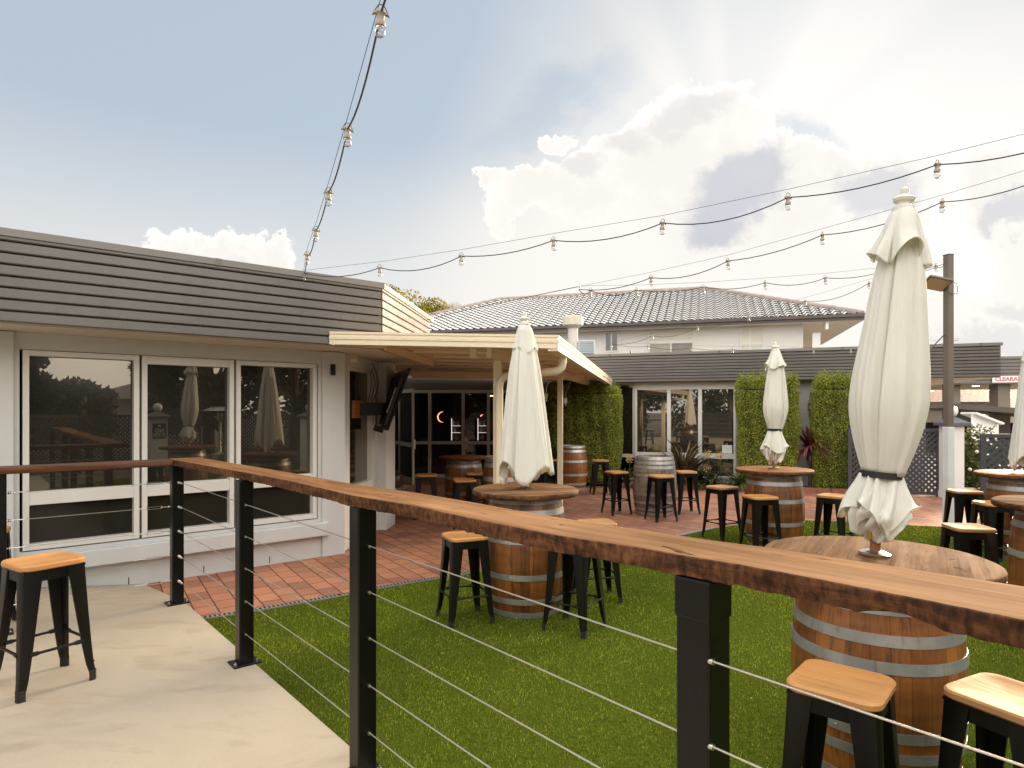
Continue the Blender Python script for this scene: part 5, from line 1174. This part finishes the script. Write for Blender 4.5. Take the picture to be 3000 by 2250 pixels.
mb = MB(); mb.bar((.10, 0, .01), (.17, .05, .0), .03, .05); mb.tube([(.12, .02, -.02), (.16, .0, -.12), (.28, .0, -.14), (.30, .04, .0), (.26, .06, .03)], .005, 6); mb.build('bracket', M['gutter'], fd_)
def pillar(x, y, hgt, label, w=.36, rz=0, grp='white pillars with ball finials'):
    o = empty('pillar', (x, y, 0), rz, label, 'pillar', grp)
    mb = MB(); mb.box((0, 0, hgt / 2), (w, w, hgt)); mb.box((0, 0, .06), (w + .02, w + .02, .12)); mb.build('shaft', M['white'], o, smooth=False, bevel=.005)
    mb = MB(); a = w / 2 + .065; vs = [(-a, -a, hgt + .002), (a, -a, hgt + .002), (a, a, hgt + .002), (-a, a, hgt + .002), (-a, -a, hgt + .055), (a, -a, hgt + .055), (a, a, hgt + .055), (-a, a, hgt + .055), (0, 0, hgt + .20)]
    mb.add(vs, [(3, 2, 1, 0), (0, 1, 5, 4), (1, 2, 6, 5), (2, 3, 7, 6), (3, 0, 4, 7), (4, 5, 8), (5, 6, 8), (6, 7, 8), (7, 4, 8)]); mb.build('cap', paint('charcoal cap', (.12, .125, .14), .6), o, smooth=False, bevel=.004)
    mb = MB(); mb.sphere((0, 0, hgt + .265), .105, 24, 14); mb.build('ball', plain('opal ball', (.80, .78, .72), .3), o); return o
pillar(8.06, 11.75, 1.33, 'white rendered pillar with charcoal cap and white ball behind the bronze pole', .29, R(-8))
def lattice(x0, y0, x1, y1, h, z0, label, name='lattice_panel', grp=None, close=False, mat=None):
    a = Vector((x0, y0, 0)); b = Vector((x1, y1, 0)); d = (b - a).normalized(); L = (b - a).length; c = (a + b) / 2
    o = empty(name, c, math.atan2(d.y, d.x), label, 'lattice panel', grp); fm = mat or M['lattice']; mb = MB(); hl = L / 2
    for x_ in (-hl + .035, hl - .035): mb.box((x_, 0, (h) / 2), (.07, .05, h))
    for z_ in (z0 + .03, h - .03): mb.box((0, 0, z_), (L - .14, .045, .06))
    mb.build('frame', fm, o, smooth=False, bevel=.003)
    mb = MB(); st = .105; zlo = z0 + .06; zhi = h - .06; H = zhi - zlo; W_ = L - .14; k = -int(H / st) - 1
    for s_, off in ((1, -.008), (-1, .008)):
        t = -H - st
        while t < W_ + H + st:
            # line x = t + s*(z-zlo) clipped to the frame
            if s_ == 1: xa, za, xb, zb = t, zlo, t + H, zhi
            else: xa, za, xb, zb = t + H, zlo, t, zhi
            p, q = Vector((xa, 0, za)), Vector((xb, 0, zb)); dd_ = q - p; t0, t1 = 0.0, 1.0
            for lim, sg in ((0, 1), (W_, -1)):
                f0 = sg * (p.x - lim); f1 = sg * (q.x - lim)
                if f0 < 0 and f1 < 0: t0 = 2; break
                if f0 < 0: t0 = max(t0, f0 / (f0 - f1))
                elif f1 < 0: t1 = min(t1, f0 / (f0 - f1))
            if t0 < t1 - .02:
                A_ = p + dd_ * t0; B_ = p + dd_ * t1; mb.bar((A_.x - W_ / 2, off, A_.z), (B_.x - W_ / 2, off, B_.z), .007, .040, up=(0, 1, 0)) if False else mb.bar((A_.x - W_ / 2, off, A_.z), (B_.x - W_ / 2, off, B_.z), .040, .010, up=(0, 1, 0))
            t += st
    mb.build('lattice_slats', fm, o, smooth=False)
    return o
M['lattice'] = paint('charcoal lattice paint', (.05, .052, .060), .6, var=.15)
lattice(6.42, 12.25, 8.0, 11.95, 1.265, .03, 'charcoal lattice panel between the hedge and the white pillar', grp='charcoal lattice panels')
lattice(6.98, 9.55, 9.6, 8.6, 1.26, .03, 'charcoal lattice panel behind the barrel table at the right edge', grp='charcoal lattice panels')
sheet('mulch_bed', [(8.0, 11.0), (8.9, 10.6), (9.8, 12.2), (9.2, 13.2), (8.25, 12.4)], .012, M['soil'])
pebbles('red_mulch', [(8.15, 11.75), (9.05, 11.3), (9.6, 12.6), (8.4, 12.6)], 1600, .035, M['mulch'], 'red bark mulch behind the white pillar', 'mulch')
pebbles('grey_stones', [(8.1, 11.05), (8.85, 10.75), (9.0, 11.2), (8.2, 11.65)], 260, .05, paint('grey stones', (.26, .23, .20), .9), 'grey stones at the foot of the white pillar', 'stones', .03)
sheet('driveway', [(8.2, 12.7), (11.5, 11), (40, 18), (40, 45), (9, 45), (7.6, 16)], .004, paint('driveway concrete', (.36, .31, .25), .85))
sheet('side_path', [(9.2, 11.0), (14, 9), (15, 12), (9.9, 13.2)], .010, paint('beige path', (.50, .40, .29), .85))
leafbox('rose_bush', (9.35, 13.0), (1.0, .8, 1.05), 0, 2600, leafmat('rose leaves', [(0, (.05, .07, .02)), (1, (.18, .20, .06))]), 'open leafy rose bush right of the white pillar', 'bush', 6, leaf=.045, top_fuzz=.25, rounding=.3)
mb = MB()
for i in range(8): mb.sphere((9.0 + .1 * i + .1 * math.sin(i * 3), 12.55 + .04 * math.cos(i * 5), .45 + .07 * ((i * 5) % 8)), .035, 8, 6)
mb.v = [(v[0] - 9.35, v[1] - 13.0, v[2]) for v in mb.v]; rose = [c for c in bpy.data.objects if c.name == 'rose_bush'][0]; tag(mb.build('blossom', plain('cream petals', (.80, .72, .58), .7), rose), kind='stuff')

# ------------------------------------------------------------------ drive-through canopy and neighbours beyond
dc = empty('drive_through_canopy', (16, 25, 0), label='charcoal clad drive through canopy with downlights and columns at the right', cat='canopy')
def build_canopy():
    Y0 = 24.0; zb = yp(2800, 1126, Y0).z; zt = yp(2900, 1048, Y0).z; P_ = Plane((yp(2700, 1126, Y0).x, Y0), (.985, -.17))
    cladding(P_, -3.5, 9, zb, zt, dc, pitch=.13)
    vs = [P_.pt(-3.5, 0, -.02), P_.pt(9, 0, -.02), P_.pt(9, 0, -7), P_.pt(-3.5, 0, -7)]; mb = MB(); mb.prism([(p.x, p.y) for p in vs], zb, zb + .03); mb.build('soffit', M['soffit'], dc, smooth=False)
    mb = MB(); mb.prism([(p.x, p.y) for p in vs], zt - .1, zt - .05); mb.build('roof', M['capping'], dc, smooth=False)
    for (u, w_, off) in ((2811, .42, -.6), (2952, .46, -.5)):
        a = P_.a(u); p = P_.pt(a, 0, off); mb = MB(); mb.box((p.x, p.y, zb / 2), (w_, w_, zb - .004)); mb.build('column', paint('brown column', (.20, .165, .13), .7), dc, smooth=False, bevel=.01)
    for (u, v) in ((2859, 1131), (2901, 1144), (2793, 1137), (2728, 1145), (2840, 1152), (2960, 1150)):
        Y = (zb - 1.6) * F / (1204 - v); p = yp(u, v, Y); mb = MB(); mb.lathe([(.02, -.012), (.12, -.012), (.13, 0)], 16, (p.x, p.y, zb - .001)); mb.build('downlight', plain('lit downlight', (1, .85, .6), .5, emis=(1, .78, .48), es=4), dc)
    sg = MB(); 
    a0 = P_.a(2904.5); z1 = yp(2904, 1102, Y0 - .6).z; ss = (P_.a(3003) - a0); zc = (P_.az(2905, 1102)[1] + P_.az(2905, 1121)[1]) / 2; hh = P_.az(2905, 1102)[1] - P_.az(2905, 1121)[1]
    P_.slab(sg, a0, a0 + ss * 1.15, zc - hh / 2, zc + hh / 2, .04, .07); sgo = sg.build('sign_board', plain('white sign board', (.80, .76, .72), .4), dc, smooth=False)
    t = textobj('CLEARANCE', hh * .84, plain('sign red', (.58, .16, .20), .5), 'lettering', sgo, frameM(P_.pt(a0 + .09, zc, .072), P_.d, (0, 0, 1)), align='LEFT', bold=.010, space=1.02)
under(dc, build_canopy)
def gable(x, y, w, d, h, rh, rz, wallm, roofm, label, name='neighbour_house', eave=.5):
    o = empty(name, (x, y, 0), rz, label, 'house'); mb = MB(); mb.box((0, 0, h / 2), (w, d, h)); mb.build('wall', wallm, o, smooth=False)
    mb = MB(); a, b = w / 2 + eave, d / 2 + eave; r_ = max(0, a - b); z = h - .05; vs = [(-a, -b, z), (a, -b, z), (a, b, z), (-a, b, z), (-r_, 0, z + rh), (r_, 0, z + rh)]
    mb.add(vs, [(0, 1, 5, 4), (1, 2, 5), (2, 3, 4, 5), (3, 0, 4), (3, 2, 1, 0)]); mb.build('roof', roofm, o, smooth=False)
    mb = MB()
    for k in (-.3, .3): mb.box((w * k, -d / 2 - .01, h * .55), (1.4, .04, 1.1))
    mb.build('window', M['glass'], o, smooth=False); return o
def tiles(name, c):
    m = NT(name); br = m.n('ShaderNodeTexBrick'); m.l(m.mapv((1, 1, 1)), br.inputs['Vector']); br.inputs['Scale'].default_value = 1; br.inputs['Brick Width'].default_value = .34; br.inputs['Row Height'].default_value = .33; br.inputs['Mortar Size'].default_value = .03
    br.inputs['Color1'].default_value = (*c, 1); br.inputs['Color2'].default_value = (*sc(c, .8), 1); br.inputs['Mortar'].default_value = (*sc(c, .3), 1); m.set('Base Color', br.outputs['Color']); m.set('Roughness', .5); m.bump(br.outputs['Fac'], .03, -.8); return m.mat
gable(27, 38, 14, 10, 1.75, 1.9, R(-12), paint('neighbour brick', (.42, .36, .28), .9), tiles('pale terracotta tiles', (.46, .30, .20)), 'single storey house with pale terracotta roof beyond the canopy')
gable(21.2, 36, 7, 7, 2.1, 1.3, R(-10), paint('neighbour wall', (.35, .30, .25), .9), tiles('dark terracotta tiles', (.26, .12, .08)), 'house with red brown tiled roof seen left under the canopy')
cp = empty('carport', (17.0, 21.0, 0), R(-12), 'dark flat roofed carport behind the pillar', 'carport')
mb = MB(); mb.prism([(-2.5, 0), (3.5, 0), (3.5, 3.5), (-2.5, 3.5)], [1.70, 1.18, 1.18, 1.70], [1.88, 1.36, 1.36, 1.88]); mb.build('roof', M['gutter'], cp, smooth=False)
mb = MB(); mb.box((0, 3.3, .58), (6, .1, 1.16)); mb.box((-2.4, .1, .85), (.12, .12, 1.68)); mb.box((0.5, .1, .7), (.12, .12, 1.4)); mb.build('rear_wall', M['dark'], cp, smooth=False)
sw = empty('screen_wall', (14.6, 19.5, 0), label='white wall with sloping top beyond the rose bush', cat='wall')
mb = MB(); pts = [yp(2845, 1214, 19.5), yp(2880, 1214, 19.5), yp(2922, 1245, 19.5), yp(2922, 1330, 19.5), yp(2845, 1330, 19.5)]
poly = [(p.x - 14.6, p.z) for p in pts]; poly[3] = (poly[3][0], 0); poly[4] = (poly[4][0], 0); n = len(poly); vs = [(a, 0, b) for a, b in poly] + [(a + .5, .6, b) for a, b in poly]; mb.add(vs, [tuple(range(n))[::-1], tuple(range(n, 2 * n))] + [(i, (i + 1) % n, n + (i + 1) % n, n + i) for i in range(n)]); mb.build('panel', M['white'], sw, smooth=False)
mb = MB(); a, b = poly[1], poly[2]; mb.bar((a[0] - .3, .2, a[1] + .04), (b[0] + .1, .2, b[1] + .04), .7, .06); mb.build('coping', M['white'], sw, smooth=False)

# ------------------------------------------------------------------ festoon lights
SK = paint('taupe lamp socket', (.36, .30, .24), .5); WR = plain('dark cable', (.028, .026, .034), .6)
def socket_proto():
    mb = MB(); mb.lathe([(.010, .012), (.020, .008), (.022, -.002), (.017, -.008), (.016, -.030), (.020, -.036), (.023, -.044), (.022, -.054)], 16); mb.box((0, 0, -.002), (.062, .018, .010)); s_ = mb.build('lamp_socket', SK, None)
    mb = MB(); mb.tube([(-.034, 0, -.014), (-.026, 0, .006), (-.012, 0, .030), (0, 0, .034), (.012, 0, .030), (.026, 0, .006), (.034, 0, -.014)], .0022, 6); mb.build('wire_clip', WR, s_)
    mb = MB(); mb.lathe([(.016, -.052), (.021, -.060), (.024, -.072), (.022, -.086), (.014, -.097), (.002, -.100)], 16); mb.build('bulb', M['bulb'], s_); return s_
SP = socket_proto(); first = [True]
def festoon(pts, label, sag=.07, bulbs=None, spare=True, wire_lift=.05):
    pts = [Vector(p) for p in pts]; root = empty('festoon_string', pts[0], label=label, cat='festoon lights', group='festoon light strings')
    cab = []; bulbs = bulbs if bulbs is not None else range(len(pts))
    for i in range(len(pts) - 1):
        a, b = pts[i], pts[i + 1]
        for k in range(8):
            t = k / 8; s_ = sag * 4 * t * (1 - t); cab.append(a.lerp(b, t) - Vector((0, 0, s_ * (1 + .3 * math.sin(i * 2.1)))))
    cab.append(pts[-1]); mb = MB(); mb.tube([p - pts[0] for p in cab], .0040, 6); mb.build('power_cable', WR, root)
    mb = MB(); mb.tube([p - pts[0] + Vector((0, 0, .030 + (wire_lift * .5 if 0 < i < len(pts) - 1 else 0))) for i, p in enumerate(pts)], .0016, 5); mb.build('support_wire', WR, root)
    for i in bulbs:
        if first[0]: s_ = SP; first[0] = False
        else:
            s_ = SP.copy(); col.objects.link(s_)
            for ch in SP.children: c_ = ch.copy(); col.objects.link(c_); c_.parent = s_
        s_.parent = root; s_.scale = (.86, .86, .86); s_.location = pts[i] - pts[0]; s_.rotation_euler = (R(rnd.uniform(-4, 4)), R(rnd.uniform(-4, 4)), R(rnd.uniform(0, 50)) if i % 2 else R(30))
    return root
def st_px(l, Ys): return [yp(u, v, Y) for (u, v), Y in zip(l, Ys)]
A_px = [(890, 800), (900, 746), (926, 674), (962, 563), (1018, 378), (1116, 38)]
ptsA = st_px(A_px, [6.27, 5.49, 4.69, 3.89, 3.09, 2.29]); d_ = ptsA[-1] - ptsA[-2]; ptsA += [ptsA[-1] + d_ + Vector((0, 0, .06)), ptsA[-1] + 2 * d_ + Vector((0, 0, .16)), ptsA[-1] + 3 * d_ + Vector((0, 0, .3))]
festoon(ptsA, 'festoon string rising overhead from the left building fascia', sag=.05)
ptsB = [(-2.02, 6.26, 2.945), (-1.21, 5.86, 2.91), (-.43, 5.46, 2.92), (.33, 5.07, 2.95), (1.1, 4.67, 2.97), (1.85, 4.29, 3.03), (2.59, 3.9, 3.10), (3.35, 3.52, 3.20), (4.1, 3.14, 3.32)]
festoon(ptsB, 'festoon string crossing the sky from the left fascia to the upper right', sag=.055, bulbs=range(1, 9))
ptsC = [(.72, 6.9, 2.91), (1.4, 6.44, 2.94), (2.03, 6.02, 3.01), (2.7, 5.57, 3.13), (3.42, 5.09, 3.26), (4.1, 4.62, 3.40), (4.8, 4.15, 3.56)]
festoon(ptsC, 'festoon string running from above the tiled roof up to the right edge', sag=.05, bulbs=range(1, 7))
ptsD = [(.72, 6.9, 2.91), (.85, 6.94, 2.905), (1.38, 7.1, 2.94), (2.19, 7.35, 3.02), (3.0, 7.59, 3.12), (3.84, 7.85, 3.23), (4.68, 8.1, 3.36), (5.54, 8.37, 3.50), (5.70, 8.42, 3.57)]
festoon(ptsD, 'festoon string from above the roof ridge to the top of the bronze pole', sag=.045, bulbs=range(1, 8))
ptsE = [(2.19, 14.14, 3.08), (2.86, 13.04, 3.13), (3.49, 12.02, 3.18), (4.09, 11.05, 3.22), (4.64, 10.14, 3.34), (5.17, 9.28, 3.45), (5.72, 8.5, 3.55)]
festoon(ptsE, 'festoon string rising from the wing fascia to the bronze pole', sag=.07, bulbs=range(0, 6))
ptsG = [(2.15, 13.95, 3.06), (2.91, 13.74, 2.99), (3.76, 13.46, 2.92), (4.54, 13.2, 2.87), (5.27, 12.95, 2.85), (5.98, 12.71, 2.80), (6.61, 12.5, 2.80), (7.4, 12.2, 2.84), (8.3, 11.9, 2.92)]
festoon(ptsG, 'festoon string stretched along the top of the wing fascia', sag=.04, bulbs=range(1, 8))
ow = empty('overhead_wire', (.72, 6.9, 2.94), label='thin overhead wire from the string junction to the left past the tree', cat='wire')
mb = MB(); mb.tube([(0, 0, 0), (-1.3, 1.2, -.06), (-3.3, 4.5, -.0), (-7, 10, .3)], .004, 6); mb.build('strand', WR, ow); mb = MB(); mb.sphere((0, 0, 0), .014, 8, 6); mb.build('ring', M['steel'], ow)

# ------------------------------------------------------------------ trees
def tree(loc, h, rx, rz_, cz, n, mat, label, seed, leaf=.10, conifer=False, name='tree', nclump=26, kind=None):
    g = np.random.default_rng(seed); root = empty(name, loc, label=label, cat='tree'); mb = MB(); r0 = h * .022
    mb.tube([(0, 0, 0), (g.normal(0, .05) * h * .1, 0, h * .35), (0, 0, h * .8)], [r0 * 1.3, r0, r0 * .3], 9)
    cl = []
    for i in range(nclump):
        if conifer: t = (i + .5) / nclump; ang = i * 2.4; rr = rx * (1 - t) * .85; c = np.array([math.cos(ang) * rr, math.sin(ang) * rr, h * (.12 + .86 * t)]); cr = rx * (.42 * (1 - t) + .14)
        else:
            d = g.normal(0, 1, 3); d /= np.linalg.norm(d); q = g.uniform(.35, 1) ** .6; c = np.array([d[0] * rx * q, d[1] * rx * q, cz + d[2] * rz_ * q]); cr = rx * g.uniform(.24, .42)
        cl.append((c, cr))
        if i < 14: mb.tube([(0, 0, h * (.25 if not conifer else c[2] / h * .9)), tuple(c * np.array([.5, .5, .9])), tuple(c)], [r0 * .45, r0 * .3, r0 * .12], 5)
    mb.build('trunk', M['bark'], root)
    per = n // nclump; Vs = []
    for c, cr in cl:
        d = g.normal(0, 1, (per, 3)); d /= np.linalg.norm(d, axis=1, keepdims=True); P = c + d * cr * (g.uniform(.15, 1, (per, 1)) ** .45) * np.array([1, 1, .75])
        a = g.normal(0, 1, (per, 3)); a /= np.linalg.norm(a, axis=1, keepdims=True); b = np.cross(a, g.normal(0, 1, (per, 3))); b /= np.linalg.norm(b, axis=1, keepdims=True); s_ = leaf * g.uniform(.6, 1.3, (per, 1)); Vs.append(np.stack([P - a * s_, P - b * s_ * .45, P + a * s_, P + b * s_ * .45], 1).reshape(-1, 3))
    V = np.concatenate(Vs); npmesh('crown', V, np.arange(len(V)).reshape(-1, 4), mat, root); return root
tree((-6.2, 33, 0), 8.2, 2.6, 2.0, 6.0, 15000, M['yellow_leaf'], 'yellowing tree showing over the left fascia return', 4, .09, nclump=34)
tree((-3.9, 34, 0), 7.4, 1.6, 1.5, 5.7, 7000, M['yellow_leaf'], 'smaller yellow green tree beside the grey roof dome', 5, .085, nclump=20)
# behind the viewer: what the dark windows mirror
far_ = [(13.4, -4.9, 8, 2.7, 3.6, 3.6, 'dark_leaf', 'large dark tree mirrored in the middle of the left windows'), (17.6, -3.6, 8, 3.2, 3.8, 3.6, 'dark_leaf', 'dark tree mirrored in the right hand window'), (16.0, 1.6, 8, 3.2, 3.8, 3.6, 'dark_leaf', 'dark tree mirrored beyond the loose umbrella'), (19.5, -17.5, 4, 2.6, 1.5, 1.5, 'dark_leaf', 'low far tree mirrored at the left of the window'), (22.5, -24, 5, 3, 1.8, 1.8, 'dark_leaf', 'low rounded tree far beyond the left window reflection'),
        (-4.5, -12, 8, 3.6, 4, 3.8, 'dark_leaf', 'dark tree standing behind the viewer mirrored in the wing window'), (-10, -11, 8, 3.8, 4, 3.8, 'dark_leaf', 'dark tree behind the deck mirrored in the wing window'), (1.5, -13.5, 8, 3.6, 4, 3.8, 'dark_leaf', 'dark tree behind the viewer on the lawn side'), (7.0, -13.8, 8, 3.0, 3.8, 3.6, 'dark_leaf', 'dark tree behind the lawn corner fence'), (-15, -6, 8, 3.8, 4, 3.8, 'dark_leaf', 'dark tree far behind the deck on the left'), (-1.5, -15.5, 9, 3.4, 4, 4.5, 'dark_leaf', 'taller dark tree at the middle of the rear tree row')]
for i, (x_, y_, h_, rx_, rz2, cz_, mk, lab) in enumerate(far_): tree((x_, y_, 0), h_, rx_, rz2, cz_, 9000, M[mk], lab, 50 + i, .20, nclump=30)
tree((10.0, -10.9, 0), 12, 1.7, 3, 5, 12000, M['dark_leaf'], 'tall dark conifer mirrored at the left window edge', 71, .20, conifer=True, name='conifer', nclump=40)
gable(46, -33, 12, 9, 2.7, 1.6, R(40), paint('far wall', (.45, .40, .33), .9), tiles('far roof tiles', (.22, .17, .14)), 'low house mirrored behind the lattice in the left window')
pl2 = pillar(5.35, -.75, 1.42, 'white pillar carrying a no smoking sign, mirrored in the windows', .36, R(40))
sg_ = empty('no_smoking_sign', s2w(0, 0), label='dark sign on the white pillar reading no smoking on grass', cat='sign')
pn = Vector((-.6489, .7609, 0)); pc = Vector((5.35, -.75, 1.12)) + pn * .19; sg_.location = pc
mb = MB(); Mx = Matrix((-E1, pn, Vector((0, 0, 1)))).transposed(); mb.box((0, 0, 0), (.30, .016, .36), M=Mx); mb.build('board', plain('charcoal sign', (.035, .04, .038), .5), sg_, smooth=False, bevel=.002)
wm_ = plain('sign white', (.75, .75, .72), .5)
textobj('NO', .13, wm_, 'lettering', sg_, frameM(pn * .010 + Vector((0, 0, .0)), -E1, (0, 0, 1)), bold=.004)
textobj('SMOKING\nON GRASS', .058, wm_, 'lettering', sg_, frameM(pn * .010 + Vector((0, 0, -.105)), -E1, (0, 0, 1)), bold=.0015)
mb = MB(); mb.box(pn * .010 + Vector((0, 0, .12)), (.05, .003, .045), M=Mx); mb.build('emblem', wm_, sg_, smooth=False)
pillar(6.6, 2.6, 1.42, 'white pillar by the lawn beyond the right frame edge', .36, R(40))
ph = empty('patio_heater', (6.2, .35, 0), label='steel patio heater with wide round hood mirrored in the windows', cat='patio heater')
mb = MB(); mb.lathe([(.22, 0), (.22, .5), (.05, .55), (.035, .6), (.035, 1.35)], 24); mb.build('body', M['steel'], ph); mb = MB(); mb.lathe([(.06, 1.35), (.08, 1.40), (.08, 1.55), (.04, 1.60)], 20); mb.build('burner', M['steel'], ph); mb = MB(); mb.lathe([(.02, 1.70), (.20, 1.68), (.42, 1.60), (.43, 1.605), (.21, 1.695), (.02, 1.715)], 32); mb.build('hood', M['steel'], ph)
for k, (a, b, c_, d_) in enumerate(((9.6, 8.6, 9.9, 5.6), (9.9, 5.6, 8.9, 2.4), (8.9, 2.4, 7.6, -.6), (7.4, -1.0, 5.6, -3.2), (5.6, -3.2, 2.8, -4.4), (2.8, -4.4, -.5, -5.0), (-.5, -5.0, -4.0, -5.4))):
    names = ['right of the lawn', 'right of the lawn behind the stools', 'behind the patio heater', 'behind the no smoking pillar', 'behind the lawn corner', 'at the back of the lawn', 'behind the deck'][k]
    lattice(a, b, c_, d_, 1.5, .05, 'charcoal lattice fence panel ' + names, 'fence_panel', 'charcoal lattice fence outside the frame')

# small dry leaf bits on lawn, paving and deck
g = np.random.default_rng(77); V = []
for i in range(170):
    x_, y_ = g.uniform(-3, 6), g.uniform(1.2, 11); z_ = .026 if inpoly(np.array([x_]), np.array([y_]), lawn_poly)[0] else .004
    s1_ = x_ * E1.x + y_ * E1.y; s2_ = x_ * E2.x + y_ * E2.y
    if s1_ < 1.28: z_ = .168 if s2_ < 5.3 else .02
    if s1_ < 1.28 and (s2_ > 5.3 or g.random() < .6): continue
    a_ = g.uniform(0, 6.28); L_ = g.uniform(.006, .016); w_ = L_ * .4; c_, n_ = math.cos(a_), math.sin(a_)
    V += [(x_ - c_ * L_, y_ - n_ * L_, z_), (x_ + n_ * w_, y_ - c_ * w_, z_ + .002), (x_ + c_ * L_, y_ + n_ * L_, z_ + .003), (x_ - n_ * w_, y_ + c_ * w_, z_ + .004)]
V = np.array(V); o = npmesh('leaf_litter', V, np.arange(len(V)).reshape(-1, 4), leafmat('dry leaf bits', [(0, (.10, .06, .03)), (.6, (.35, .22, .10)), (1, (.6, .5, .35))], 0, .9)); tag(o, 'tiny dry leaf bits scattered on lawn and paving', 'leaves', kind='stuff')
